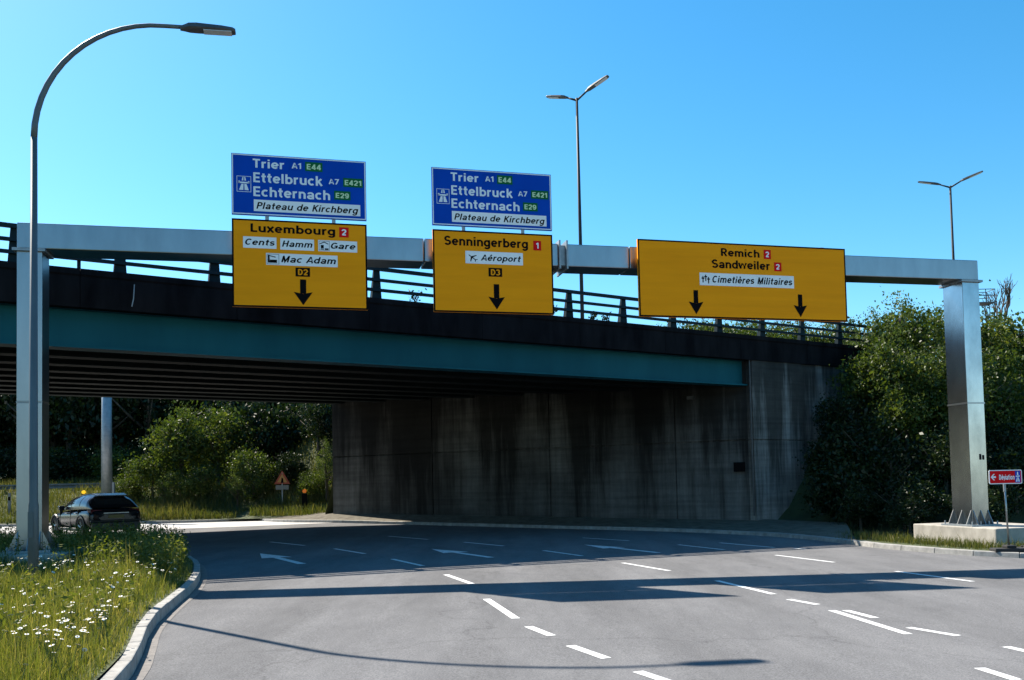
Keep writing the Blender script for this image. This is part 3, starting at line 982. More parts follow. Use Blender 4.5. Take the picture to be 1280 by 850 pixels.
def yellow_sign(u0, u1, zt_, zb_, label):
    return gsign('direction_sign', u0, u1, zt_, zb_, M['yellow'], M['black'], label, group='yellow overhead direction signs', border=.035)
s = yellow_sign(L0, L1, 7.424, 5.544, 'yellow Luxembourg sign with four white name plates and one arrow')
s.text('Luxembourg', .135, .76, .05, .145, M['black'], bold=.022)
s.badge('2', .79, .862, .045, .162, M['red'], M['white'])
for (txt, a, c, t0, t1, ts) in (('Cents', .08, .322, .20, .33, .095), ('Hamm', .35, .60, .205, .335, .36), ('Gare', .63, .925, .205, .335, .725), ('Mac Adam', .245, .775, .38, .515, .355)):
    pl_ = s.plate(a, c, t0, t1, M['white'], 'name_plate')
    s.text(txt, max(ts, a + .012), c - .012, t0 + .025, t1 - .035, M['black'], True, pl_, bold=.014)
    if txt == 'Gare':
        s.outline(a + .006, .715, t0 + .01, t1 - .01, .007, M['black'], 'station_symbol', pl_)
        s.poly([[(.642, .245), (.675, .222), (.706, .245), (.706, .255), (.675, .233), (.642, .255)], [(.650, .262), (.672, .262), (.672, .30), (.650, .30)], [(.680, .30), (.708, .30), (.708, .318), (.680, .318)], [(.648, .305), (.674, .305), (.674, .315), (.648, .315)]], M['black'], 'station_symbol', parent=pl_)
    if txt == 'Mac Adam':
        s.outline(a + .006, .34, t0 + .01, t1 - .01, .007, M['black'], 'factory_symbol', pl_)
        s.poly([[(.258, .40), (.27, .40), (.273, .49), (.258, .49)], [(.273, .455), (.325, .455), (.325, .49), (.273, .49)], [(.27, .405), (.315, .42), (.315, .43), (.27, .415)]], M['black'], 'factory_symbol', parent=pl_)
p_ = s.plate(.46, .567, .535, .637, M['black'], 'junction_badge')
s.text('D2', .478, .552, .552, .62, M['yellow'], parent=p_, bold=.03)
s.arrow(.515, .67, .965, .815, .045, .14)

s = yellow_sign(S0, S1, 7.40, 5.546, 'yellow Senningerberg sign with airport plate and one arrow')
s.text('Senningerberg', .094, .79, .075, .185, M['black'], bold=.022)
s.badge('1', .835, .902, .085, .205, M['red'], M['white'], .33)
pl_ = s.plate(.264, .744, .247, .40, M['white'], 'name_plate')
s.text('Aéroport', .39, .728, .285, .36, M['black'], True, pl_, bold=.014)
s.outline(.27, .37, .257, .392, .007, M['offwhite'], 'plane_symbol', pl_)
def rotpoly(P_, c, ang, sc):
    ca, sa = math.cos(ang), math.sin(ang)
    return [(c[0] + (x * ca - y * sa) * sc[0], c[1] + (x * sa + y * ca) * sc[1]) for x, y in P_]
plane = [[(-1, -.09), (.75, -.1), (1, 0), (.75, .1), (-1, .09)], [(-.1, -.1), (.28, -.1), (-.25, -.95), (-.45, -.95)], [(-.1, .1), (.28, .1), (-.25, .95), (-.45, .95)],
         [(-1, -.08), (-.8, -.08), (-1.05, -.4), (-1.18, -.4)], [(-1, .08), (-.8, .08), (-1.05, .4), (-1.18, .4)]]
s.poly([rotpoly(q, (.32, .325), R(-140), (.04, .052)) for q in plane], M['black'], 'plane_symbol', parent=pl_)
p_ = s.plate(.453, .566, .445, .552, M['black'], 'junction_badge')
s.text('D3', .472, .55, .463, .535, M['yellow'], parent=p_, bold=.03)
s.arrow(.516, .645, .955, .80, .045, .138)

s = yellow_sign(R0_, R1_, 7.406, 5.56, 'widest yellow sign, Remich and Sandweiler, with two arrows')
s.text('Remich', .386, .571, .072, .175, M['black'], bold=.022)
s.badge('2', .592, .627, .065, .188, M['red'], M['white'])
s.text('Sandweiler', .341, .62, .225, .335, M['black'], bold=.022)
s.badge('2', .641, .677, .228, .347, M['red'], M['white'])
pl_ = s.plate(.281, .736, .405, .57, M['white'], 'name_plate')
s.text('Cimetières Militaires', .341, .728, .44, .53, M['black'], True, pl_, bold=.014)
s.poly([[(x - .0025, t - .055), (x + .0025, t - .055), (x + .0025, t + .03), (x - .0025, t + .03)] for x, t in ((.297, .505), (.310, .485), (.323, .515))] +
       [[(x - .007, t - .035), (x + .007, t - .035), (x + .007, t - .02), (x - .007, t - .02)] for x, t in ((.297, .505), (.310, .485), (.323, .515))], M['black'], 'cross_symbol', parent=pl_)
s.arrow(.261, .64, .955, .79, .021, .068)
s.arrow(.764, .65, .955, .795, .021, .066)
# brackets that carry the signs on the beam
for u in (-5.35, -3.95, -1.1, .3, 3.6, 5.2, 6.6, 8.1):
    mb = MB()
    mb.box(u - .05, u + .05, -.17, -.003, bb(u) - .15, bt(u) + .12)
    mb.build('sign_bracket', M['zinc_dull'], GT)

# ------------------------------------------------------------------ street lamps
def lamp_head(parent, p0, p1, wd, name='lamp_head', lens=True):
    p0, p1 = Vector(p0), Vector(p1)
    d = (p1 - p0); L = d.length; d.normalize()
    side = d.cross(Vector((0, 0, 1))).normalized(); up = side.cross(d)
    mb = MB()
    st = [(0, .35, .035), (.08, .55, .055), (.16, .9, .075), (.3, 1, .08), (.75, 1, .06), (.95, .85, .045), (1, .6, .03)]
    n = len(st); v = []
    for t, wf, h in st:
        c = p0 + d * (L * t)
        for a, hh in ((-1, 0), (-.75, h), (.75, h), (1, 0), (.8, -.02), (-.8, -.02)):
            v.append(c + side * (wd / 2 * wf * a) + up * (hh if hh else 0))
    f = []
    for i in range(n - 1):
        for k in range(6):
            f.append((i * 6 + k, i * 6 + (k + 1) % 6, (i + 1) * 6 + (k + 1) % 6, (i + 1) * 6 + k))
    f.append(tuple(range(5, -1, -1))); f.append(tuple((n - 1) * 6 + k for k in range(6)))
    mb.add(v, f)
    o = mb.build(name, M['lamp_grey'], parent)
    if lens:
        ml = MB()
        c0, c1 = p0 + d * (L * .42), p0 + d * (L * .93)
        w = wd * .36
        q = [c0 - side * w, c1 - side * w, c1 + side * w, c0 + side * w]
        ml.hexa([p_ - up * .035 for p_ in q] + [p_ - up * .024 for p_ in q])
        ml.build('lens', M['lens'], o)
    return o

lz = g(-7.48, 13.58) + .2
SL = tag(empty('street_lamp', (-7.484, 13.582, lz)), 'tall grey street lamp with curved arm standing in the flower verge', 'street lamp')
dirv = Vector((-4.539 + 7.484, 14.282 - 13.582, 0)); reach = dirv.length; dirv.normalize()
mb = MB()
mb.tube([(0, 0, -.4), (0, 0, 1.2), (0, 0, 1.25), (0, 0, 7.35 - lz)], [.078, .075, .064, .05], 16)
pole = mb.build('pole', M['pole'], SL, smooth=True)
mb = MB(); mb.box(-.04, .04, -.09, -.075, .7, 1.1); mb.build('access_door', M['pole'], pole)
pts = []
r1, r2 = 1.95, 2.02
for k in range(15):
    a = math.pi / 2 * k / 14
    pts.append(dirv * (r1 * (1 - math.cos(a))) + Vector((0, 0, 7.34 - lz + r2 * math.sin(a))))
pts.append(dirv * 2.28 + Vector((0, 0, 9.37 - lz)))
mb = MB(); mb.tube(pts, [.05 - .018 * k / 15 for k in range(16)], 14); mb.build('arm', M['pole'], SL, smooth=True)
lamp_head(SL, dirv * 2.2 + Vector((0, 0, 9.34 - lz)), dirv * (reach + .05) + Vector((0, 0, 9.37 - lz)), .22)

def double_lamp(x, y, zb, zt_, ends, rad, label):
    e = tag(empty('double_street_lamp', (x, y, zb)), label, 'street lamp', 'double headed lamps of the highway')
    mb = MB(); mb.tube([(0, 0, 0), (0, 0, zt_ - zb)], [rad, rad * .6], 10); mb.build('pole', M['far_pole'], e, smooth=True)
    for d in ends:
        d = Vector(d); top = Vector((0, 0, zt_ - zb))
        mb = MB(); mb.tube([top - Vector((0, 0, .1)), top + d * .32], [rad * .55, rad * .4], 8); mb.build('arm', M['far_pole'], e, smooth=True)
        lamp_head(e, top + d * .28, top + d, .28)
    return e
x, y = b2w(w2b(.0728 * 37.9, 37.9)[0], 8.3)
double_lamp(3.22, 38.0, 6.7, 18.75, [(1.35, -.75, .62), (-1.3, .75, .42)], .095, 'taller double headed lamp rising behind the middle of the gantry beam')
double_lamp(27.1, 52.4, 6.9, 19.25, [(1.6, -.8, .58), (-1.58, .8, .56)], .1, 'double headed lamp rising above the right gantry leg')

# mast with a small railed platform
mx_, my_, mzb = 21.6, 40.0, 6.3
ms = tag(empty('lattice_mast', (mx_, my_, mzb)), 'thin dark lattice mast with small railed platform behind right gantry leg', 'mast')
mb = MB()
for a in range(3):
    an = 2 * math.pi * a / 3
    mb.tube([(.16 * math.cos(an), .16 * math.sin(an), 0), (.14 * math.cos(an), .14 * math.sin(an), 4.3)], .022, 6)
for k in range(14):
    for a in range(3):
        an, an2 = 2 * math.pi * a / 3, 2 * math.pi * (a + 1) / 3
        mb.tube([(.16 * math.cos(an), .16 * math.sin(an), .3 * k), (.16 * math.cos(an2), .16 * math.sin(an2), .3 * k + .3)], .013, 5)
mb.build('lattice', M['lamp_grey'], ms)
mb = MB(); mb.box(-.1, .75, -.35, .35, 3.2, 3.25)
pf = mb.build('platform', M['lamp_grey'], ms)
mb = MB()
for q in ((-.1, -.35), (.75, -.35), (.75, .35), (-.1, .35), (.32, -.35)):
    mb.tube([(*q, 3.25), (*q, 3.85)], .018, 5)
for z in (3.55, 3.84):
    mb.tube([(-.1, -.35, z), (.75, -.35, z), (.75, .35, z), (-.1, .35, z), (-.1, -.35, z)], .018, 5)
mb.build('handrail', M['lamp_grey'], pf)
mb = MB(); mb.box(-.12, .12, -.1, .12, 4.3, 4.6); mb.tube([(0, 0, 4.6), (0, 0, 4.85)], .03, 6); mb.build('camera_box', M['lamp_grey'], ms)

# grey mast behind the bridge at the left
cz = back_z(-21.7, 46.5)
co = tag(empty('steel_mast', (-21.7, 46.5, cz - .2)), 'thick pale grey steel mast rising behind the bridge on the grass bank', 'mast')
mb = MB(); mb.tube([(0, 0, 0), (0, 0, 9)], [.29, .23], 20); mb.build('shaft', M['zinc_dull'], co, smooth=True)
mb = MB(); mb.tube([(0, 0, 0), (0, 0, .25)], [.42, .42], 20); mb.build('base_flange', M['zinc_dull'], co)
mb = MB(); mb.tube([(0, 0, 8.9), (0, 0, 9.1)], [.235, .14], 20); mb.build('cap', M['zinc_dull'], co)
mb = MB(); mb.box(.3, .42, -.08, .08, 1.3, 1.9); mb.build('control_box', M['zinc_dull'], co)

# ------------------------------------------------------------------ roadwork signs
def round_rect(x0, x1, z0, z1, r, n=5):
    pts = []
    for cx, cz_, a0 in ((x1 - r, z1 - r, 0), (x0 + r, z1 - r, 90), (x0 + r, z0 + r, 180), (x1 - r, z0 + r, 270)):
        for k in range(n):
            a = R(a0 + 90 * k / (n - 1)); pts.append((cx + r * math.cos(a), cz_ + r * math.sin(a)))
    return pts
DX, DY = 11.60, 20.45
dz = g(DX, DY) + .11
dv = tag(empty('detour_sign', (DX, DY, dz), R(-6)), 'small red detour sign with white arrow on thin post at right kerb', 'road sign')
dv.scale = (.9, 1, 1)
zs = 1.43 - dz
mb = MB(); mb.tube([(.0, .03, .05), (-.055, .03, zs + .3)], .022, 10); mb.build('post', M['zinc'], dv, smooth=True)
mb = MB(); mb.tube([(-.045, .03, zs - .18), (-.048, .03, zs)], .032, 10); mb.build('clamp', M['zinc_dull'], dv)
mb = MB(); mb.prism(round_rect(-.44, .38, zs, zs + .33, .035), 1, -.012, .0); pn = mb.build('panel', M['white'], dv)
mb = MB(); mb.add([(x, -.0145, z) for x, z in round_rect(-.42, .36, zs + .02, zs + .31, .025)], [tuple(range(20))]); mb.build('red_field', M['red'], pn)
class Mini:
    pass
def put_text(parent, txt, x0, x1, z0, z1, yy, mat, bold=.02):
    vs_, fs_ = text_mesh(txt, bold); c0, c1 = cap_height()
    a, c = min(p_[0] for p_ in vs_), max(p_[0] for p_ in vs_)
    mb = MB(); mb.add([(x0 + (p_[0] - a) / (c - a) * (x1 - x0), yy - .0004 * p_[2], z0 + (p_[1] - c0) * (z1 - z0) / (c1 - c0)) for p_ in vs_], fs_)
    return mb.build('lettering', mat, parent)
put_text(pn, 'Déviation', -.19, .19, zs + .1, zs + .22, -.018, M['white'], .03)
mb = MB(); cz2 = zs + .165
mb.add([(-.40, -.018, cz2), (-.33, -.018, cz2 + .075), (-.295, -.018, cz2 + .075), (-.345, -.018, cz2 + .02), (-.27, -.018, cz2 + .02), (-.27, -.018, cz2 - .02), (-.345, -.018, cz2 - .02), (-.295, -.018, cz2 - .075), (-.33, -.018, cz2 - .075)],
       [(0, 1, 2, 3), (3, 4, 5, 6), (0, 3, 6), (0, 6, 7, 8)]); mb.build('arrow', M['white'], pn)
mb = MB(); mb.add([(.205, -.017, zs + .03), (.335, -.017, zs + .03), (.335, -.017, zs + .30), (.205, -.017, zs + .30)], [(0, 1, 2, 3)]); bq = mb.build('motorway_symbol', M['blue'], pn)
mb = MB()
mb.add([(.22, -.019, zs + .05), (.258, -.019, zs + .05), (.266, -.019, zs + .15), (.25, -.019, zs + .15)], [(0, 1, 2, 3)])
mb.add([(.282, -.019, zs + .05), (.32, -.019, zs + .05), (.29, -.019, zs + .15), (.274, -.019, zs + .15)], [(0, 1, 2, 3)])
mb.add([(.22, -.019, zs + .165), (.32, -.019, zs + .165), (.32, -.019, zs + .19), (.22, -.019, zs + .19)], [(0, 1, 2, 3)])
mb.add([(.25, -.019, zs + .205), (.29, -.019, zs + .205), (.28, -.019, zs + .28), (.26, -.019, zs + .28)], [(0, 1, 2, 3)])
mb.build('symbol', M['white'], bq)
mb = MB(); mb.box(-.42, .42, -.16, .2, 0, .09); mb.box(-.12, .12, -.12, .16, .09, .16); mb.build('rubber_foot', M['tyre'], dv, bevel=.02)

# loose rubber base block lying next to it
o = MB(); o.box(-.38, .38, -.2, .2, 0, .1); o.box(-.3, -.2, -.12, .12, .1, .14); o.box(.2, .3, -.12, .12, .1, .14)
o = o.build('sign_base_block', M['tyre'], None, bevel=.02)
o.location = (12.35, 20.75, g(12.3, 20.7) + .11); o.rotation_euler = (0, 0, R(18))
tag(o, 'black rubber sign base block lying beside the red detour sign', 'base block')

# warning triangle
wx, wy = -12.35, 46.6
wz = back_z(wx, wy) - .05
wt = tag(empty('warning_sign', (wx, wy, wz), R(8)), 'red edged warning triangle on thin post before the dark bushes', 'road sign')
ztop = 1.7 + (611 - 589) / 1086.7 * wy
hs_ = ztop - wz
mb = MB(); mb.tube([(0, .03, 0), (0, .03, hs_ - .1)], .035, 8); mb.build('post', M['zinc_dull'], wt)
tri = lambda sc, yy: [(-.42 * sc, yy, hs_ - .72 + .24 - .24 * sc), (.42 * sc, yy, hs_ - .72 + .24 - .24 * sc), (0, yy, hs_ - .72 + .24 + .48 * sc)]
mb = MB(); a_, b_ = tri(1, 0), tri(1, .02); mb.add(a_ + b_, [(0, 1, 2), (5, 4, 3), (0, 3, 4, 1), (1, 4, 5, 2), (2, 5, 3, 0)]); tp = mb.build('triangle', M['shaded_red'], wt)
mb = MB(); mb.add(tri(.62, -.004), [(0, 1, 2)]); mb.build('warning_field', M['field_amber'], tp)
mb = MB(); mb.add([(-.07, -.008, hs_ - .66), (.07, -.008, hs_ - .66), (.05, -.008, hs_ - .42), (-.03, -.008, hs_ - .38)], [(0, 1, 2, 3)]); mb.build('symbol', M['black'], tp)
mb = MB(); mb.box(-.34, .34, 0, .02, hs_ - 1.02, hs_ - .78); pb = mb.build('distance_plate', M['sign_grey'], wt)

# beacons
def beacon(x, y, zb, zl, lens, label, body=True):
    e = tag(empty('warning_beacon', (x, y, zb)), label, 'beacon')
    h = zl - zb
    mb = MB()
    if body:
        mb.box(-.13, .13, -.05, .05, .12, h - .12); mb.build('board', M['black'], e)
        mb = MB(); mb.box(-.4, .4, -.25, .25, 0, .12); mb.build('foot', M['tyre'], e)
    else:
        mb.tube([(0, 0, 0), (0, 0, h - .12)], .03, 8); mb.build('post', M['zinc_dull'], e)
    mb = MB(); mb.tube([(0, -.06, h), (0, .06, h)], .10 if body else .085, 14); mb.build('lens', lens, e)
    mb = MB(); mb.box(-.09, .09, -.06, .06, h - .25, h - .125); mb.build('battery_box', M['black'], e)
    return e
bx, by = -10.9, 45.1
beacon(-10.75, 44.9, g(-10.75, 44.9) + .1, 1.7 + (610.3 - 614.5) / 1086.7 * 44.9 + .0, M['orange'], 'dark beacon board with orange lamp at the end of the pavement')
beacon(-21.9, 44.4, back_z(-21.9, 44.4), 1.72, M['yellow_lamp'], 'yellow warning lamp on thin post seen just above the car', False)

# guard rail and marker post on the far bank
ry = 50.5
gr = tag(empty('guard_rail', (-30, ry, back_z(-30, ry) - .3)), 'grey steel guard rail along the far bank at the left', 'guard rail')
mb = MB()
prof = [(-.03, .45), (-.03, .53), (.02, .57), (.02, .61), (-.03, .65), (-.03, .73), (-.05, .73), (-.05, .64), (0, .60), (0, .58), (-.05, .54), (-.05, .45)]
mb.prism(prof, 0, -14, 8.3); mb.build('beam', M['pole'], gr)
for k in range(12):
    mb = MB(); xx = -13.5 + 2 * k; mb.box(xx - .05, xx + .05, .0, .1, back_z(-30 + xx, ry) - back_z(-30, ry) - .2, .7); mb.build('post', M['zinc_dull'], gr)
mp = MB(); mp.prism([(-.07, -.04), (.07, -.04), (.05, .05), (-.05, .05)], 2, 0, 1.15)
mpo = empty('marker_post', (-26.9, 46.5, back_z(-26.9, 46.5) - .02)); tag(mpo, 'pale roadside marker post on the grass bank at the left edge', 'post')
mp.build('body', M['sign_grey'], mpo); q = MB(); q.box(-.06, .06, -.045, -.0405, .75, .95); q.build('reflector_band', M['black'], mpo)

# ------------------------------------------------------------------ the car
def car():
    c = tag(empty('parked_car', (0, 0, 0)), 'dark blue hatchback car seen from behind on the road by the grass', 'car')
    L = 4.25
    # stations along x (rear 0 -> front L): (x, half width, z sill, z belt top)
    st = [(0.0, .74, .27, .86), (.03, .83, .24, .95), (.14, .89, .22, 1.01), (.5, .90, .22, 1.02), (1.2, .905, .2, .99), (2.2, .905, .2, .95), (2.95, .90, .2, .93), (3.4, .885, .21, .88), (3.85, .85, .24, .80), (4.12, .76, .28, .68), (4.22, .62, .32, .56)]
    mb = MB(); v = []
    for x, hw, zs_, zt_ in st:
        m1 = zs_ + (zt_ - zs_) * .35; m2 = zs_ + (zt_ - zs_) * .72
        ring = [(-hw * .93, zs_), (-hw, m1), (-hw * 1.0, m2), (-hw * .955, zt_), (hw * .955, zt_), (hw * 1.0, m2), (hw, m1), (hw * .93, zs_)]
        v += [(x, a, z) for a, z in ring]
    n = 8; f = []
    for i in range(len(st) - 1):
        for k in range(n):
            f.append((i * n + k, i * n + (k + 1) % n, (i + 1) * n + (k + 1) % n, (i + 1) * n + k))
    f.append(tuple(range(n))); f.append(tuple((len(st) - 1) * n + k for k in range(n - 1, -1, -1)))
    f = [tuple(reversed(q)) for q in f]
    mb.add(v, f)
    body = mb.build('body', M['car_paint'], c, smooth=True)
    sb = body.modifiers.new('sub', 'SUBSURF'); sb.levels = 1; sb.render_levels = 2
    # greenhouse: one rounded shell; the panes lie 6 mm outside it
    XT = [.04, .16, .32, .52, .85, 1.3, 1.8, 2.2, 2.55, 2.9, 3.15]
    ZT = [1.0, 1.14, 1.31, 1.43, 1.49, 1.515, 1.50, 1.44, 1.28, 1.07, .94]
    def shell(x, th, off=0.0):
        zt_ = float(np.interp(x, XT, ZT)); zb_ = float(np.interp(x, [0, 1.2, 3.15], [.97, .95, .88]))
        tap = float(np.interp(x, [0, .5, 1.5, 2.4, 3.15], [.90, .955, 1.0, .98, .90]))
        ct, sn = math.cos(R(th)), max(0.0, math.sin(R(th)))
        yy = .865 * tap * (1 if ct >= 0 else -1) * abs(ct) ** .62
        yy *= 1 - .12 * sn ** 2
        zz = zb_ + (zt_ - zb_) * sn ** .72
        n = Vector((0, ct * 1.0, sn * .9 + .05)).normalized() * off
        return (x, yy + n.y, zz + n.z)
    def patchmesh(x0, x1, t0, t1, off, nx=8, nt=8, slant=(0, 0)):
        mb = MB(); v = []
        for i in range(nx + 1):
            for j in range(nt + 1):
                f_ = j / nt
                xa, xb = x0 + slant[0] * f_, x1 + slant[1] * f_
                v.append(shell(xa + (xb - xa) * i / nx, t0 + (t1 - t0) * f_, off))
        mb.add(v, [(i * (nt + 1) + j, i * (nt + 1) + j + 1, (i + 1) * (nt + 1) + j + 1, (i + 1) * (nt + 1) + j) for i in range(nx) for j in range(nt)])
        return mb
    patchmesh(.04, 3.15, -2, 182, 0, 40, 36).build('cabin', M['car_paint'], c, smooth=True)
    # side glass panes
    for sgn in (-1, 1):
        for x0, x1, sl in ((.42, .98, (.22, .04)), (1.06, 1.72, (.02, .0)), (1.80, 2.72, (.0, -.42))):
            ta, tb = (6, 50) if sgn > 0 else (174, 130)
            patchmesh(x0, x1, ta, tb, .007, 8, 8, sl).build('side_window', M['glass'], c, smooth=True)
        mb = MB(); mb.prism([(2.42, .93), (2.56, .93), (2.6, 1.08), (2.44, 1.08)], 1, sgn * .87, sgn * 1.06); mb.build('mirror', M['car_paint'], c, bevel=.02)
        for x in (1.15, 2.05):
            mb = MB(); mb.box(x, x + .2, min(sgn * .90, sgn * .935), max(sgn * .90, sgn * .935), .80, .83); mb.build('door_handle', M['rim'], c)
        mb = MB()
        for x in (1.04, 1.78, 2.85):
            mb.box(x, x + .012, min(sgn * .8, sgn * .906), max(sgn * .8, sgn * .906), .3, .93)
        mb.build('door_gap', M['car_trim'], c)
        mb = MB(); mb.box(.95, 3.0, min(sgn * .8, sgn * .915), max(sgn * .8, sgn * .915), .2, .3); mb.build('sill', M['car_trim'], c, bevel=.02)
        # tail light
        mb = MB()
        a, b2_ = sorted((sgn * .48, sgn * .80))
        mb.hexa([(-.005 + .02, sgn * .45, .80), (.04, sgn * .80, .80), (.2, sgn * .86, .80), (.2, sgn * .45, .80), (.04, sgn * .45, .93), (.08, sgn * .80, .95), (.24, sgn * .87, .95), (.24, sgn * .45, .93)])
        mb.build('tail_light', M['tail'], c, bevel=.01)
        for x in (.82, 3.4):
            mb = MB()
            w0, w1 = sgn * .70, sgn * .915
            prof_ = [(.335, .0), (.335, .18), (.31, .21), (.22, .21), (.22, .0)]
            vv, ff = [], []
            ns = 24
            for i in range(ns):
                an = 2 * math.pi * i / ns
                for rr, dd in prof_:
                    vv.append((x + rr * math.cos(an), sgn * (.70 + dd), .335 + rr * math.sin(an)))
            kk = len(prof_)
            for i in range(ns):
                for j in range(kk):
                    ff.append((i * kk + j, i * kk + (j + 1) % kk, ((i + 1) % ns) * kk + (j + 1) % kk, ((i + 1) % ns) * kk + j))
            mb.add(vv, ff)
            wh = empty('wheel'); wh.parent = c
            mb.build('tyre', M['tyre'], wh)
            mb = MB(); mb.tube([(x, sgn * .80, .335), (x, sgn * .87, .335)], .06, 12)
            for i in range(5):
                an = 2 * math.pi * i / 5 + .3
                mb.tube([(x, sgn * .865, .335), (x + .22 * math.cos(an), sgn * .885, .335 + .22 * math.sin(an))], [.04, .028], 6)
            mb.tube([(x, sgn * .86, .335), (x, sgn * .9, .335)], .225, 20, cap=False)
            mb.build('rim', M['rim'], wh)
            mb = MB(); pts_ = [(x + .40 * math.cos(t), sgn * .895, .33 + .41 * math.sin(t)) for t in frange(0, math.pi, math.pi / 12)]
            mb.tube(pts_, .035, 6); mb.build('wheel_arch', M['car_trim'], c)
    # rear: window, spoiler, bumper, plate
    patchmesh(.13, .46, 48, 132, .007, 8, 14).build('rear_window', M['glass'], c, smooth=True)
    mb = MB(); mb.hexa([(.34, -.52, 1.40), (.34, .52, 1.40), (.75, .55, 1.46), (.75, -.55, 1.46), (.34, -.50, 1.43), (.34, .50, 1.43), (.75, .55, 1.505), (.75, -.55, 1.505)])
    mb.build('spoiler', M['car_paint'], c, bevel=.01)
    mb = MB(); mb.box(-.05, .12, -.80, .80, .20, .50); mb.box(-.03, .12, -.84, .84, .50, .58); mb.build('rear_bumper', M['car_trim'], c, bevel=.03)
    mb = MB(); mb.box(-.012, .01, -.26, .26, .64, .75); mb.build('number_plate', M['plate'], c)
    mb = MB(); mb.box(-.015, .02, -.42, .42, .80, .83); mb.build('chrome_strip', M['rim'], c)
    patchmesh(2.32, 3.0, 44, 136, .007, 10, 14).build('windscreen', M['glass'], c, smooth=True)
    for sgn in (-1, 1):
        mb = MB(); mb.hexa([(4.0, sgn * .5, .6), (4.15, sgn * .5, .6), (3.98, sgn * .8, .6), (3.85, sgn * .8, .6), (3.95, sgn * .5, .72), (4.1, sgn * .5, .70), (3.93, sgn * .8, .72), (3.8, sgn * .8, .74)]); mb.build('headlight', M['lens'], c)
    return c
CAR = car()
CAR.location = (-14.45, 31.7, g(-15, 33) + .006)
CAR.rotation_euler = (0, 0, R(135))
CAR.scale = (1.06, 1.06, 1.04)

# ------------------------------------------------------------------ vegetation
def leaf_mesh(name, centres, sizes, tints, mat, rng, up_bias=.35, aspect=.55):
    """one bent leaf (two triangles pairs) per centre"""
    n = len(centres)
    c = np.asarray(centres, dtype=np.float32)
    d = rng.normal(size=(n, 3)); d /= np.linalg.norm(d, axis=1)[:, None]
    nr = rng.normal(size=(n, 3)); nr[:, 2] += up_bias * 2
    s = np.cross(d, nr); s /= np.linalg.norm(s, axis=1)[:, None] + 1e-9
    nn = np.cross(s, d)
    sz = np.asarray(sizes)[:, None]
    V = np.empty((n, 4, 3), np.float32)
    V[:, 0] = c - d * sz * .5
    V[:, 1] = c + s * sz * aspect * .5 - nn * sz * .08
    V[:, 2] = c + d * sz * .5
    V[:, 3] = c - s * sz * aspect * .5 - nn * sz * .08
    me = bpy.data.meshes.new(name)
    me.vertices.add(n * 4); me.vertices.foreach_set('co', V.reshape(-1))
    me.loops.add(n * 4); me.loops.foreach_set('vertex_index', np.arange(n * 4, dtype=np.int32))
    me.polygons.add(n); me.polygons.foreach_set('loop_start', np.arange(n, dtype=np.int32) * 4)
    me.update(calc_edges=True)
    at = me.attributes.new('tint', 'FLOAT', 'FACE')
    at.data.foreach_set('value', np.clip(np.asarray(tints), 0, 1).astype(np.float32))
    me.materials.append(mat)
    return me

def crown_mesh(seed, nclump, per, leaf, mat, flat=1.0, spread=.14, hollow=.25):
    rng = np.random.default_rng(seed)
    pts, sz, tt = [], [], []
    # a few big lobes make the outline uneven
    lobes = rng.normal(size=(9, 3)); lobes /= np.linalg.norm(lobes, axis=1)[:, None]
    lobes[:, 2] = np.abs(lobes[:, 2]) * .9 - .25
    lr = rng.uniform(.55, 1.0, 9)
    for k in range(nclump):
        if rng.random() < .75:
            i = rng.integers(9)
            d = lobes[i] * .9 + rng.normal(size=3) * .38
            d /= np.linalg.norm(d)
            r = (rng.random() ** .45) * lr[i]
        else:
            d = rng.normal(size=3); d /= np.linalg.norm(d)
            r = rng.random() ** .5 * .72
        c = d * max(r, hollow) * np.array([1, 1, flat])
        t0 = rng.normal(.45, .2)
        m_ = int(per * rng.uniform(.5, 1.5))
        sp_ = spread * rng.uniform(.6, 1.35)
        p_ = c + rng.normal(size=(m_, 3)) * sp_ * np.array([1, 1, .75])
        pts.append(p_); sz.append(leaf * rng.uniform(.55, 1.45) * rng.uniform(.6, 1.25, m_)); tt.append(t0 + rng.normal(0, .13, m_))
    return leaf_mesh('crown', np.concatenate(pts), np.concatenate(sz), np.concatenate(tt), mat, rng)

CROWNS = {}
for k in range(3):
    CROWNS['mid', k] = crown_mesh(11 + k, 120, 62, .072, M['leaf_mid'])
    CROWNS['dark', k] = crown_mesh(31 + k, 120, 52, .08, M['leaf_shade'])
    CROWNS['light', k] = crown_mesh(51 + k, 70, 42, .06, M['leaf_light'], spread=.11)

def trunk_mb(h, r, rng, limbs=5, reach=1.0):
    mb = MB()
    lean = (rng.uniform(-.06, .06) * h, rng.uniform(-.06, .06) * h)
    P_ = lambda t: (lean[0] * t * t, lean[1] * t * t, h * t)
    mb.tube([P_(t) for t in (0, .08, .3, .6, .85, 1)], [r * 1.5, r * 1.05, r * .9, r * .7, r * .45, r * .15], 8)
    for k in range(limbs):
        t = rng.uniform(.35, .85)
        a = rng.uniform(0, 6.28)
        p0 = Vector(P_(t)); l = reach * rng.uniform(.5, 1) * (1.15 - t)
        p1 = p0 + Vector((math.cos(a) * l * .5, math.sin(a) * l * .5, l * .35))
        p2 = p0 + Vector((math.cos(a) * l, math.sin(a) * l, l * .75))
        mb.tube([p0, p1, p2], [r * .45, r * .3, r * .08], 6)
    return mb

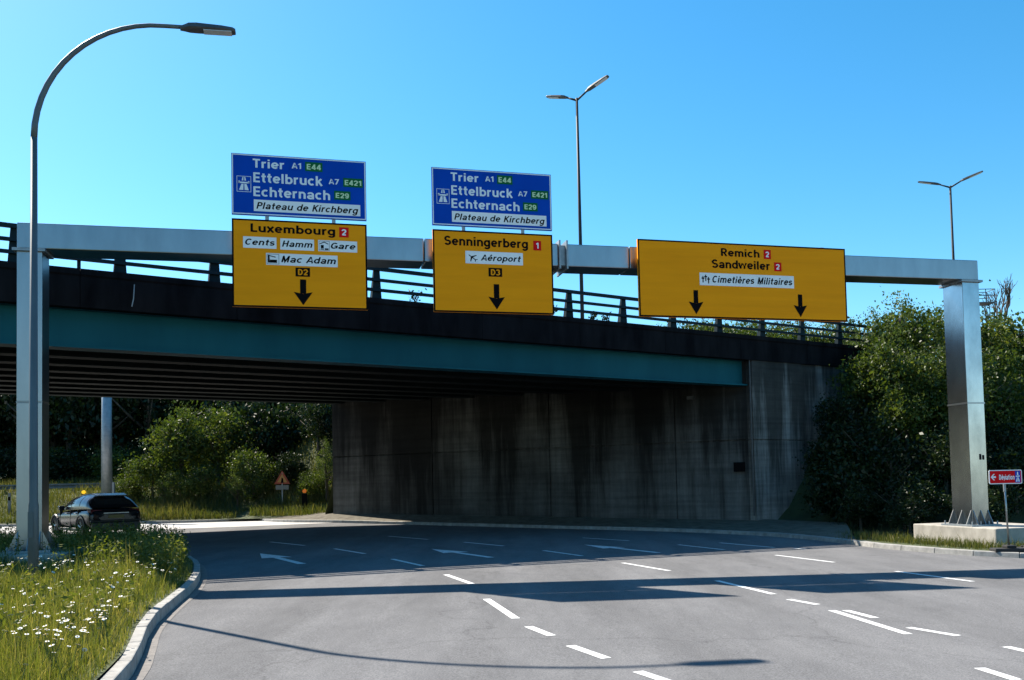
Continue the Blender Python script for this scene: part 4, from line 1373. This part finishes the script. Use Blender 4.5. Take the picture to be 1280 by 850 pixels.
TREE_I = [0]
def tree(name, kind, x, y, z, rx, rz, trunk_h, label, cat, group=None, ry=None, seed=None):
    """crown of half-width rx and half-height rz whose centre is trunk_h above z"""
    TREE_I[0] += 1
    i = TREE_I[0]
    rng = random.Random(100 + i)
    e = tag(empty(name, (x, y, z - .1)), label, cat, group)
    tm = trunk_mb(trunk_h + rz * .55, max(.05, .024 * (trunk_h + rz)), rng, 11, rx * 1.25)
    tm.build('trunk', M['bark'], e, smooth=True)
    me = CROWNS[kind, i % 3]
    c = bpy.data.objects.new('crown', me); COL.objects.link(c)
    c.parent = e
    c.location = (0, 0, trunk_h)
    c.scale = (rx, ry or rx, rz)
    c.rotation_euler = (rng.uniform(-.15, .15), rng.uniform(-.15, .15), rng.uniform(0, 6.28))
    return e

def px_at(px, y):            # x of picture column px (1280 wide) at distance y: only used to plan where plants stand
    return (px - 640) / 1086.7 * y

# shrubs on the right embankment: (u, n, half width, half height, kind); 'dark' leaves carry the shade of the lower ones
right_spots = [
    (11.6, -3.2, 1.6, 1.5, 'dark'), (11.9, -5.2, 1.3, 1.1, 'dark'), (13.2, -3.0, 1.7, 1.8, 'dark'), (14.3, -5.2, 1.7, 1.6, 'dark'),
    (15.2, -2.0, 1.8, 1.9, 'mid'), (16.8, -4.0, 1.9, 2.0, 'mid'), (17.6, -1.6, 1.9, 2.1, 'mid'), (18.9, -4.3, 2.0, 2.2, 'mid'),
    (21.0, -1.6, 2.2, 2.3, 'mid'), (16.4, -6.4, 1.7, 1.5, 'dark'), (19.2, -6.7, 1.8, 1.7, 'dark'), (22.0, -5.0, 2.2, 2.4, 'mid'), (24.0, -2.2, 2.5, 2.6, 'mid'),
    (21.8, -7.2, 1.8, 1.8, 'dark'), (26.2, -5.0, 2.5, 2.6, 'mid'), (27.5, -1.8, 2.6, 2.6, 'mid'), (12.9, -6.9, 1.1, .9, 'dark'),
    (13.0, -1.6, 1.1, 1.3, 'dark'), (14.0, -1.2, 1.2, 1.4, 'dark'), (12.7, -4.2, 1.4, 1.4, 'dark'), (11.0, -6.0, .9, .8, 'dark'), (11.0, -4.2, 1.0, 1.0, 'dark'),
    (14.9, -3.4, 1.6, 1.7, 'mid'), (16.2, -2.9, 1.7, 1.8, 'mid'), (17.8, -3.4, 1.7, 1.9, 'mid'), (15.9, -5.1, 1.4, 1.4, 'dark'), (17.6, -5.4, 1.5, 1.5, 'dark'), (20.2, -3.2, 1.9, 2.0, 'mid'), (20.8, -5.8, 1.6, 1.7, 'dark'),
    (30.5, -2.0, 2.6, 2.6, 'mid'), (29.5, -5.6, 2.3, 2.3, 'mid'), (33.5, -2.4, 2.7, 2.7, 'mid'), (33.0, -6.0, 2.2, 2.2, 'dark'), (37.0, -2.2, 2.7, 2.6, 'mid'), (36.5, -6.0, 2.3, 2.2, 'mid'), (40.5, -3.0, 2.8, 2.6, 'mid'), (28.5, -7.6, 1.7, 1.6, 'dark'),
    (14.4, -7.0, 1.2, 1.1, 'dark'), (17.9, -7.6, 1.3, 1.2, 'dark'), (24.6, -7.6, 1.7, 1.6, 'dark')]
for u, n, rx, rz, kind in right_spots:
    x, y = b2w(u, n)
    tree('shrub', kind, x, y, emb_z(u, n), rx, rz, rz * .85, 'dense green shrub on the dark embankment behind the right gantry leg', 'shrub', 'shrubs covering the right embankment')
# taller airy trees on the crest behind
for k, (px, yy, zt_, rx, rz, kind, lab) in enumerate([
        (1122, 37.5, 9.75, 1.9, 2.1, 'light', 'airy light green tree at the end of the bridge railing'),
        (1090, 38.5, 8.9, 1.1, 1.2, 'light', 'small airy tree crossing the last posts of the bridge railing'),
        (1165, 39.5, 9.3, 1.4, 1.8, 'light', 'airy light green tree just left of the right gantry leg'),
        (1255, 40, 8.2, 1.8, 1.6, 'mid', 'bushy tree right of the right gantry leg on the embankment crest')]):
    x = px_at(px, yy)
    u, n = w2b(x, yy)
    tree('tree', kind, x, yy, emb_z(u, n), rx, rz, zt_ - rz - emb_z(u, n), lab, 'tree')
# tree tops beyond the bridge, seen through its railing
for k, (px, yy, zt_, rx) in enumerate([(860, 66, 14.6, 2.9), (905, 70, 15.4, 3.4), (955, 64, 14.2, 3.2), (1000, 68, 14.9, 3.2), (1045, 66, 14.2, 3.0), (818, 72, 14.9, 1.9), (930, 74, 15.9, 3.4), (1070, 62, 12.6, 2.4)]):
    x = px_at(px, yy)
    u, n = w2b(x, yy)
    tree('tree', 'mid', x, yy, emb_z(u, n), rx, 3.0, zt_ - 3.0 - emb_z(u, n), 'green tree top seen through the bridge railing below the Remich sign', 'tree', 'trees beyond the bridge railing')
# bare tree
def bare(x, y, z, h, label):
    rng = random.Random(5)
    e = tag(empty('bare_tree', (x, y, z)), label, 'tree')
    mb = MB(); tw = MB()
    def rec(p_, d, l, r, dep, m_):
        q = p_ + d * l
        (mb if dep < 2 else tw).tube([p_, (p_ + q) / 2 + Vector((rng.uniform(-.06, .06), rng.uniform(-.06, .06), 0)) * l, q], [r, r * .85, r * .65], 6)
        if dep >= 5: return
        for _ in range(3 if dep < 3 else 2):
            nd = (d + Vector((rng.uniform(-.6, .6), rng.uniform(-.6, .6), rng.uniform(-.05, .5)))).normalized()
            rec(p_ + d * l * rng.uniform(.55, 1), nd, l * rng.uniform(.6, .8), r * .62, dep + 1, m_)
    rec(Vector((0, 0, 0)), Vector((0, 0, 1)), h * .38, .11, 0, 0)
    mb.build('trunk', M['bark'], e); tw.build('branches', M['bark'], e)
bare(px_at(1258, 42), 42, 6.4, 5.4, 'leafless tree with fine branches at the right edge above the shrubs')

# vegetation behind the bridge on the left
left_bushes = [
    (226, 49.6, 7.2, 2.2, 2.7, 'mid', 'big rounded sunlit tree behind the car beside the grey mast'),
    (272, 50.8, 7.4, 2.5, 3.0, 'mid', 'broad leafy tree touching the bridge underside right of the rounded one'),
    (190, 48.6, 4.4, 1.7, 1.9, 'mid', 'sunlit bush at the left foot of the big rounded tree'),
    (206, 47.4, 2.9, 1.2, 1.1, 'light', 'low pale bush just right above the car roof'),
    (250, 47.8, 3.5, 1.4, 1.4, 'mid', 'low leafy bush in front of the broad leafy tree'),
    (316, 47.7, 4.5, 1.5, 1.9, 'mid', 'green bush just left of the warning triangle'),
    (296, 47.0, 2.7, 1.0, 1.0, 'light', 'low pale bush below the green bush left of the warning triangle'),
    (325, 52.0, 7.8, 2.6, 3.2, 'dark', 'tall dark tree behind the warning triangle'),
    (380, 52.5, 8.0, 2.6, 3.2, 'dark', 'tall dark tree beyond the end of the abutment wall'),
    (366, 48.4, 4.0, 1.3, 1.5, 'dark', 'dark bush behind the orange beacon lamp'),
    (392, 46.8, 3.0, 1.0, 1.2, 'mid', 'low green bush right of the beacon board'),
    (408, 46.4, 4.6, .8, 1.5, 'light', 'light green bush at the left end of the concrete abutment'),
    (398, 49.0, 7.6, 1.7, 2.2, 'dark', 'dark tree leaning over the left end of the abutment wall'),
    (160, 49.0, 2.9, 1.2, 1.0, 'mid', 'low bush right beside the foot of the grey mast')]
for px, yy, zt_, rx, rz, kind, lab in left_bushes:
    x = px_at(px, yy); z = back_z(x, yy)
    tree('bush', kind, x, yy, z, rx, rz, max(.3, zt_ - rz - z), lab, 'bush')
k = 0
for row, yy in enumerate((60, 66, 73, 82)):
    for px in range(-330 + 20 * row, 480, 52):
        px2 = px + RND.uniform(-14, 14); y2 = yy + RND.uniform(-2, 2)
        x = px_at(px2, y2); z = back_z(min(x, -3.2), y2)
        cap = 1.7 + y2 * (612 - 330 - .096 * max(px2, 0)) / 1086.7 - 1.5
        rz_ = RND.uniform(4.6, 5.6); th_ = min(RND.uniform(5.2, 6.4), cap - rz_ * 1.15 - z)
        if th_ < 2: rz_, th_ = (cap - z) * .45, (cap - z) * .48
        tree('tree', 'dark', x, y2, z, RND.uniform(3.2, 4.4), rz_, th_, 'tall dark tree of the wood behind the bridge', 'tree', 'trees of the dark wood behind the bridge')
# undergrowth of that wood
for i in range(34):
    px2 = -40 + (i % 17) * 31 + RND.uniform(-8, 8); y2 = (57.5 if i < 17 else 69.5) + RND.uniform(-1.5, 1.5)
    x = px_at(px2, y2); z = back_z(min(x, -3.2), y2)
    tree('bush', 'dark' if i % 3 else 'mid', x, y2, z, 2.4, 1.8 if i < 17 else 3.4, 1.2 if i < 17 else 2.6, 'low shrub at the edge of the dark wood behind the bridge', 'bush', 'shrubs along the wood edge')

# weeds rooted on the parapet
def weed(u, hgt, seed, label):
    rng = np.random.default_rng(seed)
    x, y = b2w(u, .12)
    mb = MB()
    cs, sz = [], []
    for k in range(5):
        a = rng.uniform(0, 6.28); l = hgt * rng.uniform(.5, 1)
        q = Vector((math.cos(a) * l * .5, math.sin(a) * l * .25, l))
        mb.tube([(0, 0, 0), tuple(q * .55 + Vector((0, 0, .05))), tuple(q)], [.012, .009, .004], 5)
        for t in np.linspace(.3, 1, 9):
            cs.append(np.array(q) * t + rng.normal(size=3) * .05); sz.append(.11)
    e = tag(empty('weed', (x, y, 7.03)), label, 'weed', 'weeds rooted on the bridge parapet')
    mb.build('stalk', M['stem'], e)
    me = leaf_mesh('leaves', cs, sz, rng.uniform(.1, .7, len(cs)), M['leaf_shade'], rng)
    o = bpy.data.objects.new('leaves', me); COL.objects.link(o); o.parent = e
weed(-3.15, .5, 3, 'wispy weed on the parapet left of the Senningerberg sign')
weed(1.7, .42, 4, 'small weed on the parapet right of the Senningerberg sign')
weed(3.35, .35, 5, 'low weed on the parapet in front of the lamp pole')
weed(3.95, .32, 6, 'low weed on the parapet left of the Remich sign')

# ---- grasses
def blades(name, pts, hts, wid, tints, mat, seed, lean=.45):
    rng = np.random.default_rng(seed)
    n = len(pts)
    p = np.asarray(pts, np.float32); h = np.asarray(hts, np.float32)[:, None]
    a = rng.uniform(0, 2 * np.pi, n); dirv_ = np.stack([np.cos(a), np.sin(a), np.zeros(n)], 1)
    b_ = rng.uniform(0, 2 * np.pi, n); wv = np.stack([np.cos(b_), np.sin(b_), np.zeros(n)], 1) * np.asarray(wid).reshape(-1, 1)
    ln = np.abs(rng.normal(0, lean, n))[:, None]
    up = np.array([[0, 0, 1.]])
    mid = p + up * h * .55 + dirv_ * h * ln * .25
    tip = p + up * h * (1 - ln * .25) + dirv_ * h * ln * .8
    V = np.empty((n, 5, 3), np.float32)
    V[:, 0] = p - wv; V[:, 1] = p + wv; V[:, 2] = mid + wv * .7; V[:, 3] = mid - wv * .7; V[:, 4] = tip
    idx = np.arange(n, dtype=np.int32)[:, None] * 5
    q = (idx + np.array([[0, 1, 2, 3]], np.int32)); t = (idx + np.array([[3, 2, 4]], np.int32))
    loops = np.concatenate([q, t], 1).reshape(-1)
    starts = np.stack([np.arange(n) * 7, np.arange(n) * 7 + 4], 1).reshape(-1).astype(np.int32)
    me = bpy.data.meshes.new(name)
    me.vertices.add(n * 5); me.vertices.foreach_set('co', V.reshape(-1))
    me.loops.add(len(loops)); me.loops.foreach_set('vertex_index', loops)
    me.polygons.add(2 * n); me.polygons.foreach_set('loop_start', starts)
    me.update(calc_edges=True)
    at = me.attributes.new('tint', 'FLOAT', 'FACE')
    at.data.foreach_set('value', np.repeat(np.clip(tints, 0, 1), 2).astype(np.float32))
    me.materials.append(mat)
    o = bpy.data.objects.new(name, me); COL.objects.link(o)
    return struct(o, 'stuff')

def inside_left(x, y):
    """signed distance to the left of the left kerb's inner edge (rough)"""
    best, bi = 1e9, 0
    for i, q in enumerate(KLi):
        d = (q[0] - x) ** 2 + (q[1] - y) ** 2
        if d < best: best, bi = d, i
    a, c = KLi[max(bi - 1, 0)], KLi[min(bi + 1, len(KLi) - 1)]
    dx, dy = c[0] - a[0], c[1] - a[1]
    return (dx * (y - KLi[bi][1]) - dy * (x - KLi[bi][0])) / math.hypot(dx, dy)

rng = np.random.default_rng(4)
pts, hts, tin, wid = [], [], [], []
tuft = [(rng.uniform(-17, -3), rng.uniform(6.5, 27)) for _ in range(60)]
cnt = 0
def patch(x, y):
    return .5 + .5 * math.sin(x * 1.7 + 1.3 * math.sin(y * .9)) * math.cos(y * 1.1 + x * .4)
while cnt < 125000:
    y = 4.5 + 24 * rng.random() ** 1.4
    xmin = -.60 * y - 1.2 if rng.random() < .8 else -.95 * y - 3
    x = rng.uniform(xmin, -2.6)
    d = inside_left(x, y)
    if d < .02 or rng.random() > (1.0 if d > .25 else .6): continue
    pt_ = patch(x, y)
    edge = min(1, .35 + d * .9)
    if pt_ < .12 and rng.random() < .75: continue
    hh = rng.uniform(.10, .40) * (.6 + .7 * pt_) * edge
    if rng.random() < .05: hh *= 1.7
    if -9.6 < x < -7.0 and 13.2 < y < 17.2: hh *= .45
    pts.append((x, y, g(x, y) + .13 + .22 * smooth(d / 26 * 3 * 1.0) + 0.0)); hts.append(hh)
    wid.append(rng.uniform(.0015, .0036) * (1 + y / 22))
    dry = patch(x * .6 + 4, y * .55)
    tin.append(rng.normal(.36 + .12 * pt_ + .22 * dry, .16) + (.35 if rng.random() < .14 else 0))
    cnt += 1
blades('grass', pts, hts, wid, np.array(tin), M['grass'], 9)

# seed heads and tall stalks (weeds at the back of the island)
def meadow_plant(x, y, z, h, seed):
    r_ = np.random.default_rng(seed)
    return None
cs, sz, tt = [], [], []
sp_, sh, sw, stt = [], [], [], []
for k in range(2300):
    y = 8 + 18 * rng.random(); x = rng.uniform(-.6 * y - .5, -3)
    if k > 1000: y = rng.uniform(14.2, 22); x = -5.3 - (y - 14) * .32 - abs(rng.normal(0, 1.6))
    d = inside_left(x, y)
    if d < .15: continue
    if y < 14 and rng.random() < .6: continue
    if -9.6 < x < -7.2 and 13.2 < y < 17.2: continue
    hgt = rng.uniform(.35, .72) if y > 13 else rng.uniform(.3, .5)
    z0 = g(x, y) + .13 + .22 * smooth(d / 26 * 3)
    lx, ly = rng.normal(0, .06, 2)
    sp_.append((x, y, z0)); sh.append(hgt); sw.append(.005); stt.append(.5)
    for t in np.linspace(.35, 1.0, 13):
        cs.append((x + lx * t + rng.normal(0, .03), y + ly * t + rng.normal(0, .03), z0 + hgt * t)); sz.append(rng.uniform(.04, .1)); tt.append(rng.normal(.4, .2))
blades('tall_stalks', sp_, sh, sw, np.array(stt), M['grass'], 3, .05)
me = leaf_mesh('tall_weeds', cs, sz, tt, M['grass'], rng, aspect=.4)
o = bpy.data.objects.new('tall_weeds', me); COL.objects.link(o); struct(o, 'stuff')

# bank grass beyond the side road
pts, hts, tin, wid = [], [], [], []
for k in range(30000):
    y = 44.3 + 14 * rng.random() ** 1.4
    x = rng.uniform(-.62 * y if k % 5 else -1.1 * y, -.19 * y)
    if x > -14.2 and y < 46.2: continue
    pt_ = patch(x * .5, y * .5)
    pts.append((x, y, back_z(x, y) - .02)); hts.append(rng.uniform(.25, .75) * (.6 + .6 * pt_)); wid.append(rng.uniform(.008, .02)); tin.append(rng.normal(.45 + .25 * pt_, .2))
for k in range(2600):
    x = rng.uniform(-13.6, -8.75); y = rng.uniform(43.2 + .5 * max(0, -11 - x), 48.5)
    pts.append((x, y, max(back_z(x, y) if y > 44.1 else -9, g(x, y) + .25))); hts.append(rng.uniform(.25, .7)); wid.append(rng.uniform(.008, .02)); tin.append(rng.normal(.5, .2))
blades('bank_grass', pts, hts, wid, np.array(tin), M['grass_dry'], 12)

# tufts along the right verge, round the footing and the kerb
pts, hts, tin, wid = [], [], [], []
cl = [(10.3, 24.2), (10.6, 23.6), (10.9, 23.0), (11.2, 22.3), (11.5, 21.9), (11.8, 21.3), (12.2, 21.2), (10.1, 25.2), (10.9, 24.6), (11.35, 23.2), (11.7, 22.1), (12.5, 20.9), (13.3, 20.6), (10.4, 26.3), (11.2, 25.9)]
for k in range(3800):
    c = cl[rng.integers(len(cl))]
    x, y = c[0] + rng.normal(0, .28), c[1] + rng.normal(0, .35)
    # keep off the footing block and the kerb
    du, dn = x * GC + (y - GO[1]) * GS, -x * GS + (y - GO[1]) * GC
    if du > 12.05 and -1.13 < dn < 1.98: continue
    if min((q[0] - x) ** 2 + (q[1] - y) ** 2 for q in KRi[12:44]) < .05: continue
    pts.append((x, y, g(x, y) + .11)); hts.append(rng.uniform(.06, .28) * (1.6 if rng.random() < .06 else 1)); wid.append(rng.uniform(.005, .009)); tin.append(rng.normal(.55, .2))
blades('verge_grass', pts, hts, wid, np.array(tin), M['grass_dry'], 15)

# daisies: one flower with stem, then copies
mb = MB()
mb.tube([(0, 0, 0), (.01, .0, .2), (.0, .01, .4)], [.004, .0035, .003], 5, mi=0)
for k in range(13):
    a = 2 * math.pi * k / 13
    d = Vector((math.cos(a), math.sin(a), 0)); sd = Vector((-math.sin(a), math.cos(a), 0)); c0 = Vector((0, .01, .402))
    mb.add([c0 + d * .008 - sd * .004, c0 + d * .008 + sd * .004, c0 + d * .024 + sd * .0062 + Vector((0, 0, .002)), c0 + d * .03, c0 + d * .024 - sd * .0062 + Vector((0, 0, .002))], [(0, 4, 3, 2, 1)], mi=1)
mb.tube([(0, .01, .398), (0, .01, .406), (0, .01, .41)], [.009, .009, .004], 10, mi=2)
daisy = mb.build('daisy', [M['stem'], M['petal'], M['daisy_eye']])
tag(daisy, 'small white daisy with yellow eye among the tall verge grass', 'flower', 'white daisies in the left verge')
spots = []
clus = [(rng.uniform(-.57, -.36) , 7.8 + 7.5 * rng.random()) for _ in range(34)]
clus += [(rng.uniform(-.58, -.45), rng.uniform(7.0, 9.0)) for _ in range(14)]
while len(spots) < 295:
    if rng.random() < .7:
        c = clus[rng.integers(len(clus))]
        y = c[1] + rng.normal(0, .35); x = c[0] * c[1] + rng.normal(0, .3)
    else:
        y = 7.0 + 9 * rng.random(); x = rng.uniform(-.58, -.28) * y
    d = inside_left(x, y)
    if d < .12: continue
    spots.append((x, y, d))
for i, (x, y, d) in enumerate(spots):
    o = daisy if i == 0 else daisy.copy()
    if i: COL.objects.link(o)
    sc = rng.uniform(.42, .82)
    o.location = (x, y, g(x, y) + .13 + .22 * smooth(d / 26 * 3) - .02)
    o.rotation_euler = (rng.normal(0.25, .25), rng.normal(0, .25), rng.uniform(0, 6.28))
    o.scale = (sc * 1.15, sc * 1.15, rng.uniform(.7, 1.05))
